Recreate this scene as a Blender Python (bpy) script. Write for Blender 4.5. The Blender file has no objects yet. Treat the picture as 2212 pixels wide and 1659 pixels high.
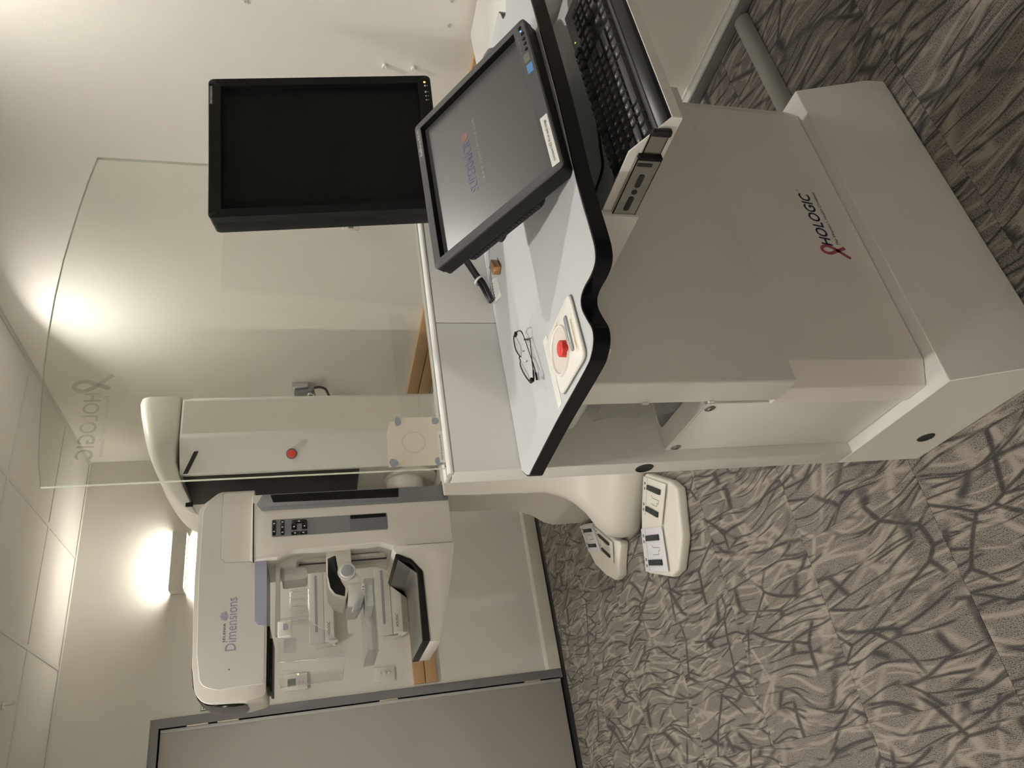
import bpy, bmesh, math, random
from mathutils import Vector, Matrix
random.seed(7)
PI = math.pi
C = bpy.context.scene.collection
sc = bpy.context.scene

# ------------------------------------------------------------------ camera, world, exposure, lights
cam_d = bpy.data.cameras.new('camera')
cam = bpy.data.objects.new('camera', cam_d)
C.objects.link(cam)
AZ, PT, RO = 0.544614279, 0.270627109, -0.0167521093     # heading, downward pitch, roll of the (portrait) view
fw = Vector((math.sin(AZ) * math.cos(PT), math.cos(AZ) * math.cos(PT), -math.sin(PT)))
r0 = Vector((math.cos(AZ), -math.sin(AZ), 0))
u0 = r0.cross(fw)
r_ = math.cos(RO) * r0 + math.sin(RO) * u0
u_ = -math.sin(RO) * r0 + math.cos(RO) * u0
# the photograph lies on its side: picture right is down in the room, picture up is right in the room
m3 = Matrix((-u_, r_, -fw)).transposed()
cam.matrix_world = Matrix.Translation((0, 0, 1.42)) @ m3.to_4x4()
cam_d.sensor_width = 36
cam_d.lens = 1579.4475 / 2212 * 36
cam_d.clip_start = 0.02
sc.camera = cam

w = bpy.data.worlds.new('world')
sc.world = w
w.use_nodes = True
w.node_tree.nodes['Background'].inputs[0].default_value = (1, 0.95, 0.88, 1)
w.node_tree.nodes['Background'].inputs[1].default_value = 0.02
sc.view_settings.view_transform = 'Standard'
sc.view_settings.look = 'None'
sc.view_settings.gamma = 1
sc.view_settings.use_curve_mapping = False
sc.view_settings.exposure = 0.2
sc.cycles.use_denoising = True
sc.cycles.diffuse_bounces = 5
sc.cycles.max_bounces = 12
sc.cycles.transparent_max_bounces = 16

CEIL = 2.694
DOWNLIGHTS = [(1.88, 1.12), (0.25, 1.12), (1.87, 2.96), (0.25, 2.96)]
DOWN_POWER = [9.2, 9.2, 4.6, 10.0]
WARM = (1.0, 0.955, 0.88)
for (lx, ly), p in zip(DOWNLIGHTS, DOWN_POWER):
    ld = bpy.data.lights.new('downlight_beam', 'AREA')
    ld.shape = 'DISK'
    ld.size = 0.06
    ld.energy = p
    ld.color = WARM
    ld.spread = math.radians(150)
    lo = bpy.data.objects.new('downlight_beam', ld)
    lo.location = (lx, ly, CEIL - 0.016)
    if (lx, ly) == DOWNLIGHTS[2]:
        lo.rotation_euler = (math.radians(-10), 0, 0)     # this one is tipped a little away from the corner
    C.objects.link(lo)

# ------------------------------------------------------------------ helpers
MATS = {}


def mat(name, col, rough=0.5, metal=0.0, spec=0.5, var=0.03, vscale=30.0, bump=0.0, bscale=400.0,
        emit=None, estr=0.0, coat=0.0, trans=0.0):
    m = bpy.data.materials.new(name)
    m.use_nodes = True
    nt = m.node_tree
    b = nt.nodes['Principled BSDF']
    tc = nt.nodes.new('ShaderNodeTexCoord')
    nz = nt.nodes.new('ShaderNodeTexNoise')
    nz.inputs['Scale'].default_value = vscale
    nz.inputs['Detail'].default_value = 4
    nt.links.new(tc.outputs['Object'], nz.inputs['Vector'])
    mx = nt.nodes.new('ShaderNodeMix')
    mx.data_type = 'RGBA'
    c = tuple(col) + (1,)
    mx.inputs['A'].default_value = tuple(v * (1 - var) for v in col) + (1,)
    mx.inputs['B'].default_value = tuple(min(1, v * (1 + var)) for v in col) + (1,)
    nt.links.new(nz.outputs['Fac'], mx.inputs['Factor'])
    nt.links.new(mx.outputs['Result'], b.inputs['Base Color'])
    b.inputs['Roughness'].default_value = rough
    b.inputs['Metallic'].default_value = metal
    b.inputs['Specular IOR Level'].default_value = spec
    b.inputs['Coat Weight'].default_value = coat
    b.inputs['Transmission Weight'].default_value = trans
    if emit:
        b.inputs['Emission Color'].default_value = tuple(emit) + (1,)
        b.inputs['Emission Strength'].default_value = estr
    if bump:
        n2 = nt.nodes.new('ShaderNodeTexNoise')
        n2.inputs['Scale'].default_value = bscale
        n2.inputs['Detail'].default_value = 3
        nt.links.new(tc.outputs['Object'], n2.inputs['Vector'])
        bp = nt.nodes.new('ShaderNodeBump')
        bp.inputs['Strength'].default_value = bump
        bp.inputs['Distance'].default_value = 0.001
        nt.links.new(n2.outputs['Fac'], bp.inputs['Height'])
        nt.links.new(bp.outputs['Normal'], b.inputs['Normal'])
    MATS[name] = m
    return m


def clear_mat(name, tint=(1, 1, 1), refl=0.06, haze=0.0, hazecol=(0.8, 0.8, 0.8), rough=0.02):
    """thin clear sheet: see-through with a fresnel reflection and a little body haze"""
    m = bpy.data.materials.new(name)
    m.use_nodes = True
    nt = m.node_tree
    nt.nodes.clear()
    out = nt.nodes.new('ShaderNodeOutputMaterial')
    tr = nt.nodes.new('ShaderNodeBsdfTransparent')
    tr.inputs['Color'].default_value = tuple(tint) + (1,)
    df = nt.nodes.new('ShaderNodeBsdfDiffuse')
    nz = nt.nodes.new('ShaderNodeTexNoise')
    nz.inputs['Scale'].default_value = 25
    cr = nt.nodes.new('ShaderNodeMix')
    cr.data_type = 'RGBA'
    cr.inputs['A'].default_value = tuple(hazecol) + (1,)
    cr.inputs['B'].default_value = tuple(v * 0.95 for v in hazecol) + (1,)
    nt.links.new(nz.outputs['Fac'], cr.inputs['Factor'])
    nt.links.new(cr.outputs['Result'], df.inputs['Color'])
    m1 = nt.nodes.new('ShaderNodeMixShader')
    m1.inputs[0].default_value = haze
    nt.links.new(tr.outputs[0], m1.inputs[1])
    nt.links.new(df.outputs[0], m1.inputs[2])
    gl = nt.nodes.new('ShaderNodeBsdfGlossy')
    gl.inputs['Roughness'].default_value = rough
    fr = nt.nodes.new('ShaderNodeLayerWeight')
    fr.inputs['Blend'].default_value = 0.5
    pw = nt.nodes.new('ShaderNodeMath')
    pw.operation = 'POWER'
    pw.inputs[1].default_value = 5
    nt.links.new(fr.outputs['Facing'], pw.inputs[0])
    ml = nt.nodes.new('ShaderNodeMath')
    ml.operation = 'MULTIPLY_ADD'
    ml.inputs[1].default_value = 1 - refl
    ml.inputs[2].default_value = refl
    ml.use_clamp = True
    nt.links.new(pw.outputs[0], ml.inputs[0])
    m2 = nt.nodes.new('ShaderNodeMixShader')
    nt.links.new(ml.outputs[0], m2.inputs[0])
    nt.links.new(m1.outputs[0], m2.inputs[1])
    nt.links.new(gl.outputs[0], m2.inputs[2])
    nt.links.new(m2.outputs[0], out.inputs[0])
    MATS[name] = m
    return m


WLOC = {}


def wl(o):
    return WLOC.get(o.name, Vector((0, 0, 0)))


def attach(o, parent, loc=(0, 0, 0)):
    """parent o keeping world placement loc (nothing above it is rotated)"""
    o.location = loc
    WLOC[o.name] = Vector(loc)
    if parent is not None:
        o.parent = parent
        o.matrix_parent_inverse = Matrix.Translation(-wl(parent))


def finish(me, smooth_angle=35):
    me.polygons.foreach_set('use_smooth', [True] * len(me.polygons))
    me.set_sharp_from_angle(angle=math.radians(smooth_angle))


def obj(name, bm, m, parent=None, angle=35, recenter=None):
    bmesh.ops.recalc_face_normals(bm, faces=bm.faces)
    loc = Vector((0, 0, 0))
    if recenter is None:
        recenter = parent is None
    if recenter:
        xs = [v.co for v in bm.verts]
        lo = Vector((min(c.x for c in xs), min(c.y for c in xs), min(c.z for c in xs)))
        hi = Vector((max(c.x for c in xs), max(c.y for c in xs), max(c.z for c in xs)))
        loc = Vector(((lo.x + hi.x) / 2, (lo.y + hi.y) / 2, lo.z))
        bmesh.ops.translate(bm, verts=bm.verts, vec=-loc)
    me = bpy.data.meshes.new(name)
    bm.to_mesh(me)
    bm.free()
    finish(me, angle)
    me.materials.append(m if not isinstance(m, str) else MATS[m])
    o = bpy.data.objects.new(name, me)
    C.objects.link(o)
    attach(o, parent, loc)
    return o


def thing(name, loc, label, cat, group=None):
    o = bpy.data.objects.new(name, None)
    o.empty_display_size = 0.05
    C.objects.link(o)
    attach(o, None, loc)
    tag(o, label, cat, group)
    return o


def tag(o, label, cat, group=None):
    o['label'] = label
    o['category'] = cat
    if group:
        o['group'] = group
    return o


def struct(o):
    o['kind'] = 'structure'
    return o


def bev(bm, w, seg=2, ang=30, edges=None):
    if w <= 0:
        return
    if edges is None:
        edges = [e for e in bm.edges if len(e.link_faces) == 2 and e.calc_face_angle(0) > math.radians(ang)]
    bmesh.ops.bevel(bm, geom=edges, offset=w, segments=seg, profile=0.5, affect='EDGES', clamp_overlap=True)


def box(lo, hi, b=0.0, seg=2, bm=None):
    t = bmesh.new()
    bmesh.ops.create_cube(t, size=1)
    for v in t.verts:
        v.co = Vector([(lo[i] + hi[i]) / 2 + v.co[i] * (hi[i] - lo[i]) for i in range(3)])
    bev(t, b, seg)
    return merge(bm, t)


def merge(bm, t):
    if bm is None:
        return t
    me = bpy.data.meshes.new('tmp')
    t.to_mesh(me)
    t.free()
    bm.from_mesh(me)
    bpy.data.meshes.remove(me)
    return bm


def fillet(pts, rad, seg=5):
    """round the corners of a 2D polygon; rad is a number or a list"""
    n = len(pts)
    out = []
    for i in range(n):
        p = Vector(pts[i])
        a = Vector(pts[i - 1])
        c = Vector(pts[(i + 1) % n])
        r = rad[i] if isinstance(rad, (list, tuple)) else rad
        if r <= 0:
            out.append(tuple(p))
            continue
        d1 = (a - p)
        d2 = (c - p)
        l1, l2 = d1.length, d2.length
        d1.normalize()
        d2.normalize()
        ang = d1.angle(d2)
        if ang > math.radians(176):
            out.append(tuple(p))
            continue
        t = min(r / math.tan(ang / 2), l1 * 0.49, l2 * 0.49)
        s = p + d1 * t
        e = p + d2 * t
        for k in range(seg + 1):
            f = k / seg
            q = s.lerp(p, f).lerp(p.lerp(e, f), f)
            out.append(tuple(q))
    return out


def prism(pts, o, u, v, n, depth, b=0.0, seg=2, bm=None, ang=30):
    """polygon pts (2D) in the frame o,u,v extruded along n by depth"""
    t = bmesh.new()
    o, u, v, n = Vector(o), Vector(u), Vector(v), Vector(n)
    vs = [t.verts.new(o + u * p[0] + v * p[1]) for p in pts]
    ve = [t.verts.new(q.co + n * depth) for q in vs]
    k = len(pts)
    t.faces.new(vs)
    t.faces.new(list(reversed(ve)))
    for i in range(k):
        t.faces.new((vs[i], ve[i], ve[(i + 1) % k], vs[(i + 1) % k]))
    bmesh.ops.recalc_face_normals(t, faces=t.faces)
    bev(t, b, seg, ang)
    return merge(bm, t)


X, Y, Z = Vector((1, 0, 0)), Vector((0, 1, 0)), Vector((0, 0, 1))


def pxz(pts, y0, y1, b=0.0, seg=2, bm=None, ang=30):      # profile in x-z, extruded along y
    return prism(pts, (0, y0, 0), X, Z, Y, y1 - y0, b, seg, bm, ang)


def pxy(pts, z0, z1, b=0.0, seg=2, bm=None, ang=30):
    return prism(pts, (0, 0, z0), X, Y, Z, z1 - z0, b, seg, bm, ang)


def pyz(pts, x0, x1, b=0.0, seg=2, bm=None, ang=30):
    return prism(pts, (x0, 0, 0), Y, Z, X, x1 - x0, b, seg, bm, ang)


def rrect(x0, y0, x1, y1, r, seg=5):
    return fillet([(x0, y0), (x1, y0), (x1, y1), (x0, y1)], r, seg)


def smooth_path(pts, n=6):
    P = [Vector(p) for p in pts]
    out = []
    for i in range(len(P) - 1):
        a = P[max(i - 1, 0)]
        b = P[i]
        c = P[i + 1]
        d = P[min(i + 2, len(P) - 1)]
        for k in range(n):
            t = k / n
            out.append(0.5 * ((2 * b) + (c - a) * t + (2 * a - 5 * b + 4 * c - d) * t * t + (3 * b - a - 3 * c + d) * t ** 3))
    out.append(P[-1])
    return out


def tube(path, r, seg=8, bm=None, closed=False, n=6, smooth=True):
    P = smooth_path(path, n) if smooth else [Vector(p) for p in path]
    t = bmesh.new()
    rings = []
    up = Vector((0.13, 0.2, 0.97))
    k = len(P)
    for i, p in enumerate(P):
        if closed:
            d = (P[(i + 1) % k] - P[i - 1]).normalized()
        else:
            d = (P[min(i + 1, k - 1)] - P[max(i - 1, 0)]).normalized()
        a = d.cross(up)
        if a.length < 1e-3:
            a = d.cross(Vector((1, 0, 0)))
        a.normalize()
        b = d.cross(a)
        up = a.cross(d) if False else up
        rr = r[i * (len(r) - 1) // max(k - 1, 1)] if isinstance(r, (list, tuple)) else r
        rings.append([t.verts.new(p + a * math.cos(2 * PI * j / seg) * rr + b * math.sin(2 * PI * j / seg) * rr) for j in range(seg)])
    rng = range(k) if closed else range(k - 1)
    for i in rng:
        A, B = rings[i], rings[(i + 1) % k]
        for j in range(seg):
            t.faces.new((A[j], A[(j + 1) % seg], B[(j + 1) % seg], B[j]))
    if not closed:
        t.faces.new(rings[0])
        t.faces.new(list(reversed(rings[-1])))
    return merge(bm, t)


def lathe(prof, o, axis, seg=24, bm=None):
    """prof = [(radius, height)...] around axis through o"""
    t = bmesh.new()
    axis = Vector(axis).normalized()
    a = axis.orthogonal().normalized()
    b = axis.cross(a)
    o = Vector(o)
    rings = []
    for r, h in prof:
        if r < 1e-6:
            rings.append([t.verts.new(o + axis * h)])
        else:
            rings.append([t.verts.new(o + axis * h + (a * math.cos(2 * PI * j / seg) + b * math.sin(2 * PI * j / seg)) * r) for j in range(seg)])
    for A, B in zip(rings[:-1], rings[1:]):
        for j in range(seg):
            q = (j + 1) % seg
            if len(A) == 1 and len(B) == 1:
                continue
            if len(A) == 1:
                t.faces.new((A[0], B[j], B[q]))
            elif len(B) == 1:
                t.faces.new((A[j], A[q], B[0]))
            else:
                t.faces.new((A[j], A[q], B[q], B[j]))
    if prof[0][0] > 1e-6:                                   # a hollow ring: close the profile on itself
        A, B = rings[-1], rings[0]
        for j in range(seg):
            t.faces.new((A[j], A[(j + 1) % seg], B[(j + 1) % seg], B[j]))
        return merge(bm, t)
    for ring in (rings[0], rings[-1]):
        if len(ring) > 2:
            try:
                t.faces.new(ring)
            except ValueError:
                pass
    return merge(bm, t)


def loft(rings, bm=None, cap=True):
    """rings: lists of equal length of 3D points"""
    t = bmesh.new()
    R = [[t.verts.new(Vector(p)) for p in ring] for ring in rings]
    n = len(R[0])
    for A, B in zip(R[:-1], R[1:]):
        for j in range(n):
            q = (j + 1) % n
            t.faces.new((A[j], A[q], B[q], B[j]))
    if cap:
        t.faces.new(R[0])
        t.faces.new(list(reversed(R[-1])))
    return merge(bm, t)


def text(name, s, o, ux, uy, width, height, m, parent, shear=0.0, thick=0.0004, bold=0.0, align='l', spacing=1.0):
    """flat lettering fitted to width x height, lower left corner at o, along ux with up uy"""
    cu = bpy.data.curves.new(name, 'FONT')
    cu.body = s
    cu.size = 1
    cu.shear = shear
    cu.offset = bold
    cu.space_character = spacing
    cu.resolution_u = 3
    to = bpy.data.objects.new(name, cu)
    C.objects.link(to)
    dg = bpy.context.evaluated_depsgraph_get()
    dg.update()
    me = bpy.data.meshes.new_from_object(to.evaluated_get(dg))
    bpy.data.objects.remove(to)
    bpy.data.curves.remove(cu)
    xs = [v.co.x for v in me.vertices]
    ys = [v.co.y for v in me.vertices]
    x0, x1, y0, y1 = min(xs), max(xs), min(ys), max(ys)
    ux, uy = Vector(ux).normalized(), Vector(uy).normalized()
    n = ux.cross(uy)
    o = Vector(o)
    sx = width / (x1 - x0)
    sy = height / (y1 - y0)
    for v in me.vertices:
        v.co = o + ux * ((v.co.x - x0) * sx) + uy * ((v.co.y - y0) * sy) + n * thick
    me.materials.clear()
    me.materials.append(MATS[m] if isinstance(m, str) else m)
    me.name = name
    ob = bpy.data.objects.new(name, me)
    C.objects.link(ob)
    attach(ob, parent)
    return ob


def copy_tree(o, loc):
    """copy of a thing with its parts and sub-parts, moved to loc"""
    c = o.copy()
    C.objects.link(c)
    c.location = loc
    WLOC[c.name] = Vector(loc)

    def rec(a, b):
        for ch in list(a.children):
            d = ch.copy()
            C.objects.link(d)
            d.parent = b
            d.matrix_parent_inverse = ch.matrix_parent_inverse.copy()
            rec(ch, d)
    rec(o, c)
    return c


# ------------------------------------------------------------------ materials
mat('wall_paint', (0.76, 0.742, 0.695), 0.75, spec=0.25, var=0.012, vscale=6, bump=0.25, bscale=260)
mat('ceiling_board', (0.66, 0.645, 0.605), 0.9, spec=0.1, var=0.012, vscale=50, bump=0.15, bscale=500)
mat('ceiling_bar', (0.60, 0.585, 0.55), 0.5, spec=0.3)
mat('baseboard_paint', (0.70, 0.67, 0.60), 0.45)
mat('door_grey', (0.22, 0.22, 0.225), 0.5, var=0.02)
mat('door_leaf', (0.46, 0.44, 0.41), 0.45, var=0.02)
mat('door_edge', (0.60, 0.60, 0.585), 0.4)
mat('hinge_metal', (0.62, 0.58, 0.5), 0.4, metal=0.7)
mat('black_gap', (0.012, 0.012, 0.013), 0.6)
mat('cart_white', (0.78, 0.77, 0.745), 0.42, spec=0.4, var=0.008, bump=0.05, bscale=900)
mat('cart_door', (0.80, 0.772, 0.752), 0.42, spec=0.4, var=0.008, bump=0.05, bscale=900)
mat('cart_grey', (0.60, 0.61, 0.62), 0.45, spec=0.4, var=0.01)
mat('desk_grey', (0.56, 0.58, 0.60), 0.38, spec=0.45, var=0.01, bump=0.04, bscale=1200)
mat('black_edge', (0.006, 0.006, 0.007), 0.2, spec=0.16)
mat('gantry_cream', (0.66, 0.635, 0.575), 0.38, spec=0.4, var=0.008, bump=0.05, bscale=700)
mat('gantry_grey_white', (0.62, 0.605, 0.57), 0.42, var=0.01)
mat('gantry_dark_grey', (0.14, 0.145, 0.155), 0.45)
mat('gantry_mid_grey', (0.20, 0.205, 0.215), 0.45)
mat('gantry_black', (0.008, 0.0075, 0.007), 0.4, spec=0.15)
mat('detector_grey', (0.105, 0.098, 0.09), 0.28, spec=0.5)
mat('gloss_black', (0.006, 0.006, 0.006), 0.1, spec=0.45)
mat('lilac', (0.36, 0.37, 0.46), 0.4)
mat('lilac_text', (0.27, 0.27, 0.40), 0.5)
mat('flower', (0.36, 0.35, 0.47), 0.5)
mat('dark_text', (0.03, 0.03, 0.035), 0.5)
mat('navy', (0.004, 0.012, 0.06), 0.4)
mat('pink', (0.36, 0.07, 0.13), 0.45)
mat('red', (0.72, 0.03, 0.02), 0.4)
mat('silver_plastic', (0.40, 0.43, 0.45), 0.3, metal=0.4)
mat('steel', (0.42, 0.41, 0.385), 0.25, metal=1.0, var=0.06, vscale=60)
mat('monitor_black', (0.010, 0.010, 0.0105), 0.4, spec=0.16, var=0.05, bump=0.2, bscale=1500)
mat('monitor_bezel', (0.085, 0.086, 0.088), 0.36, spec=0.45, var=0.06, bump=1.0, bscale=1300)
mat('screen_dark', (0.010, 0.010, 0.010), 0.34, spec=0.12)
mat('screen_grey', (0.030, 0.029, 0.028), 0.33, spec=0.55, emit=(0.55, 0.53, 0.50), estr=0.045)
mat('screen_blue', (0.02, 0.02, 0.05), 0.35, emit=(0.25, 0.27, 0.55), estr=0.10)
mat('screen_red', (0.05, 0.02, 0.02), 0.35, emit=(0.6, 0.22, 0.2), estr=0.16)
mat('screen_text', (0.05, 0.05, 0.05), 0.35, emit=(0.6, 0.58, 0.55), estr=0.26)
mat('led_blue', (0.02, 0.05, 0.4), 0.3, emit=(0.05, 0.15, 1.0), estr=6)
mat('led_orange', (0.4, 0.15, 0.02), 0.3, emit=(1.0, 0.42, 0.10), estr=4)
mat('led_green', (0.2, 0.4, 0.05), 0.3, emit=(0.55, 1.0, 0.15), estr=2)
mat('icon_white', (0.80, 0.80, 0.80), 0.5)
mat('paper', (0.84, 0.83, 0.80), 0.8)
mat('tack_blue', (0.36, 0.40, 0.44), 0.7)
mat('sticker_blue', (0.10, 0.28, 0.62), 0.4)
mat('sticker_olive', (0.16, 0.17, 0.14), 0.5)
mat('key_black', (0.034, 0.034, 0.037), 0.38, var=0.05, bump=0.3, bscale=1800)
mat('keyboard_black', (0.011, 0.011, 0.012), 0.32, spec=0.25, var=0.05)
mat('keyboard_rest', (0.045, 0.046, 0.049), 0.4)
mat('cable_black', (0.012, 0.012, 0.013), 0.3)
mat('wood_light', (0.52, 0.33, 0.17), 0.5, var=0.1, vscale=9)
mat('copper', (0.42, 0.23, 0.11), 0.32, metal=0.35)
mat('bench_white', (0.80, 0.80, 0.775), 0.2, spec=0.5, var=0.006)
mat('plastic_white', (0.78, 0.76, 0.72), 0.4)
mat('pedal_cream', (0.80, 0.78, 0.71), 0.4)
mat('pedal_plate', (0.74, 0.75, 0.78), 0.5)
mat('pedal_rubber', (0.03, 0.035, 0.035), 0.6, bump=0.6, bscale=600)
mat('duct_grey', (0.33, 0.335, 0.31), 0.5)
mat('duct_dark', (0.16, 0.16, 0.155), 0.5)
mat('duct_light', (0.60, 0.62, 0.60), 0.35)
mat('lcd_green', (0.10, 0.13, 0.10), 0.3)
mat('sign_green', (0.03, 0.20, 0.09), 0.5)
mat('lamp_body', (0.72, 0.70, 0.64), 0.5)
mat('lamp_glow', (1, 0.95, 0.85), 0.5, emit=(1.0, 0.93, 0.82), estr=95)
mat('fill_lamp_glow', (1, 0.95, 0.85), 0.5, emit=(1.0, 0.94, 0.85), estr=600)  # stronger glow, only for the added fill lamps out of view
mat('disc_glow', (1, 1, 1), 0.5, emit=(1.0, 0.97, 0.90), estr=12)
mat('glass_edge', (0.62, 0.66, 0.56), 0.2, emit=None)
mat('chrome', (0.7, 0.7, 0.7), 0.12, metal=1.0)
mat('frame_brown', (0.06, 0.05, 0.04), 0.25, metal=0.4)
mat('plug_grey', (0.5, 0.5, 0.47), 0.5)
mat('tan_text', (0.40, 0.27, 0.10), 0.6)
mat('sticker_cream', (0.83, 0.80, 0.66), 0.5)
mat('ring_beige', (0.72, 0.66, 0.62), 0.5)
mat('estop_white', (0.84, 0.82, 0.78), 0.32)
clear_mat('glass_clear', (0.965, 0.975, 0.955), refl=0.05)
clear_mat('acrylic', (0.965, 0.965, 0.965), refl=0.05, haze=0.05, hazecol=(0.85, 0.85, 0.86))
clear_mat('etch', (0.80, 0.795, 0.78), refl=0.03, haze=0.10, hazecol=(0.6, 0.59, 0.56), rough=0.3)
clear_mat('acrylic_edge', (0.88, 0.88, 0.88), refl=0.14, haze=0.30, hazecol=(0.82, 0.82, 0.83))
clear_mat('bag_film', (0.97, 0.97, 0.97), refl=0.10, haze=0.04, hazecol=(0.7, 0.7, 0.7), rough=0.12)
clear_mat('lens_clear', (0.95, 0.95, 0.95), refl=0.04)
clear_mat('bin_frosted', (0.85, 0.86, 0.86), refl=0.06, haze=0.8, hazecol=(0.80, 0.81, 0.80), rough=0.3)


def carpet_mat():
    m = bpy.data.materials.new('carpet')
    m.use_nodes = True
    nt = m.node_tree
    N = nt.nodes.new
    L = nt.links.new
    b = nt.nodes['Principled BSDF']
    b.inputs['Roughness'].default_value = 0.95
    b.inputs['Specular IOR Level'].default_value = 0.08
    b.inputs['Sheen Weight'].default_value = 0.15
    tc = N('ShaderNodeTexCoord')
    oi = N('ShaderNodeObjectInfo')
    # every tile gets its own patch of the pattern
    mul = N('ShaderNodeMath')
    mul.operation = 'MULTIPLY'
    mul.inputs[1].default_value = 37.0
    L(oi.outputs['Random'], mul.inputs[0])
    comb = N('ShaderNodeCombineXYZ')
    L(mul.outputs[0], comb.inputs[0])
    L(mul.outputs[0], comb.inputs[1])
    add = N('ShaderNodeVectorMath')
    add.operation = 'ADD'
    L(tc.outputs['Object'], add.inputs[0])
    L(comb.outputs[0], add.inputs[1])
    warp = N('ShaderNodeTexNoise')
    warp.inputs['Scale'].default_value = 3.2
    warp.inputs['Detail'].default_value = 0.6
    L(add.outputs[0], warp.inputs['Vector'])
    wv = N('ShaderNodeVectorMath')
    wv.operation = 'SCALE'
    wv.inputs['Scale'].default_value = 0.13
    L(warp.outputs['Color'], wv.inputs[0])
    p = N('ShaderNodeVectorMath')
    p.operation = 'ADD'
    L(add.outputs[0], p.inputs[0])
    L(wv.outputs[0], p.inputs[1])

    def lines(rot, scale, sx, sy, width, soft):
        mp = N('ShaderNodeMapping')
        mp.inputs['Rotation'].default_value = (0, 0, rot)
        mp.inputs['Scale'].default_value = (sx, sy, 0)
        L(p.outputs[0], mp.inputs['Vector'])
        vo = N('ShaderNodeTexVoronoi')
        vo.voronoi_dimensions = '2D'
        vo.feature = 'DISTANCE_TO_EDGE'
        vo.inputs['Scale'].default_value = scale
        L(mp.outputs[0], vo.inputs['Vector'])
        mr = N('ShaderNodeMapRange')
        mr.interpolation_type = 'SMOOTHSTEP'
        mr.inputs['From Min'].default_value = width
        mr.inputs['From Max'].default_value = width + soft
        mr.inputs['To Min'].default_value = 1
        mr.inputs['To Max'].default_value = 0
        L(vo.outputs['Distance'], mr.inputs['Value'])
        # lines break off here and there
        br = N('ShaderNodeTexNoise')
        br.inputs['Scale'].default_value = 4.0 + rot * 1.7
        L(add.outputs[0], br.inputs['Vector'])
        m2 = N('ShaderNodeMapRange')
        m2.inputs['From Min'].default_value = 0.40
        m2.inputs['From Max'].default_value = 0.52
        L(br.outputs['Fac'], m2.inputs['Value'])
        mm = N('ShaderNodeMath')
        mm.operation = 'MULTIPLY'
        L(mr.outputs[0], mm.inputs[0])
        L(m2.outputs[0], mm.inputs[1])
        return mm
    d1 = lines(0.5, 5.2, 1.0, 0.55, 0.008, 0.030)
    d2 = lines(1.9, 11.0, 1.0, 0.16, 0.006, 0.050)
    d3 = lines(0.9, 9.0, 1.0, 0.20, 0.006, 0.040)
    l1 = lines(1.1, 5.0, 1.0, 0.60, 0.012, 0.036)
    l2 = lines(2.6, 10.0, 1.0, 0.18, 0.008, 0.055)
    l3 = lines(0.2, 8.5, 1.0, 0.22, 0.006, 0.050)

    def mx(a, bb):
        q = N('ShaderNodeMath')
        q.operation = 'MAXIMUM'
        L(a.outputs[0], q.inputs[0])
        L(bb.outputs[0], q.inputs[1])
        return q
    d4 = lines(1.45, 17.0, 1.0, 0.12, 0.004, 0.055)
    l4 = lines(2.2, 16.0, 1.0, 0.13, 0.004, 0.060)
    dark = mx(mx(d1, d2), mx(d3, d4))
    light = mx(mx(l1, l2), mx(l3, l4))
    # yarn loops: fine grain in rows
    wa = N('ShaderNodeTexVoronoi')
    wa.voronoi_dimensions = '2D'
    wa.inputs['Scale'].default_value = 260
    wa.inputs['Randomness'].default_value = 0.55
    L(tc.outputs['Object'], wa.inputs['Vector'])
    base = N('ShaderNodeMix')
    base.data_type = 'RGBA'
    base.inputs['A'].default_value = (0.33, 0.30, 0.265, 1)
    base.inputs['B'].default_value = (0.085, 0.077, 0.071, 1)
    yr = N('ShaderNodeMapRange')
    yr.inputs['From Min'].default_value = 0.1
    yr.inputs['From Max'].default_value = 0.75
    L(wa.outputs['Distance'], yr.inputs['Value'])
    L(yr.outputs[0], base.inputs['Factor'])
    big = N('ShaderNodeTexNoise')
    big.inputs['Scale'].default_value = 9
    L(add.outputs[0], big.inputs['Vector'])
    c0 = N('ShaderNodeMix')
    c0.data_type = 'RGBA'
    c0.blend_type = 'MULTIPLY'
    c0.inputs['Factor'].default_value = 0.5
    L(base.outputs['Result'], c0.inputs['A'])
    gr = N('ShaderNodeMapRange')
    gr.inputs['To Min'].default_value = 0.6
    gr.inputs['To Max'].default_value = 1.4
    L(big.outputs['Fac'], gr.inputs['Value'])
    L(gr.outputs[0], c0.inputs['B'])
    c1 = N('ShaderNodeMix')
    c1.data_type = 'RGBA'
    c1.inputs['B'].default_value = (0.43, 0.385, 0.325, 1)
    lf = N('ShaderNodeMath')
    lf.operation = 'MULTIPLY'
    lf.inputs[1].default_value = 0.75
    L(light.outputs[0], lf.inputs[0])
    L(lf.outputs[0], c1.inputs['Factor'])
    L(c0.outputs['Result'], c1.inputs['A'])
    c2 = N('ShaderNodeMix')
    c2.data_type = 'RGBA'
    c2.inputs['B'].default_value = (0.036, 0.035, 0.037, 1)
    df = N('ShaderNodeMath')
    df.operation = 'MULTIPLY'
    df.inputs[1].default_value = 0.85
    L(dark.outputs[0], df.inputs[0])
    L(df.outputs[0], c2.inputs['Factor'])
    L(c1.outputs['Result'], c2.inputs['A'])
    L(c2.outputs['Result'], b.inputs['Base Color'])
    bp = N('ShaderNodeBump')
    bp.inputs['Strength'].default_value = 0.8
    bp.inputs['Distance'].default_value = 0.003
    bp.invert = True
    L(wa.outputs['Distance'], bp.inputs['Height'])
    L(bp.outputs['Normal'], b.inputs['Normal'])
    MATS['carpet'] = m


carpet_mat()


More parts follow.
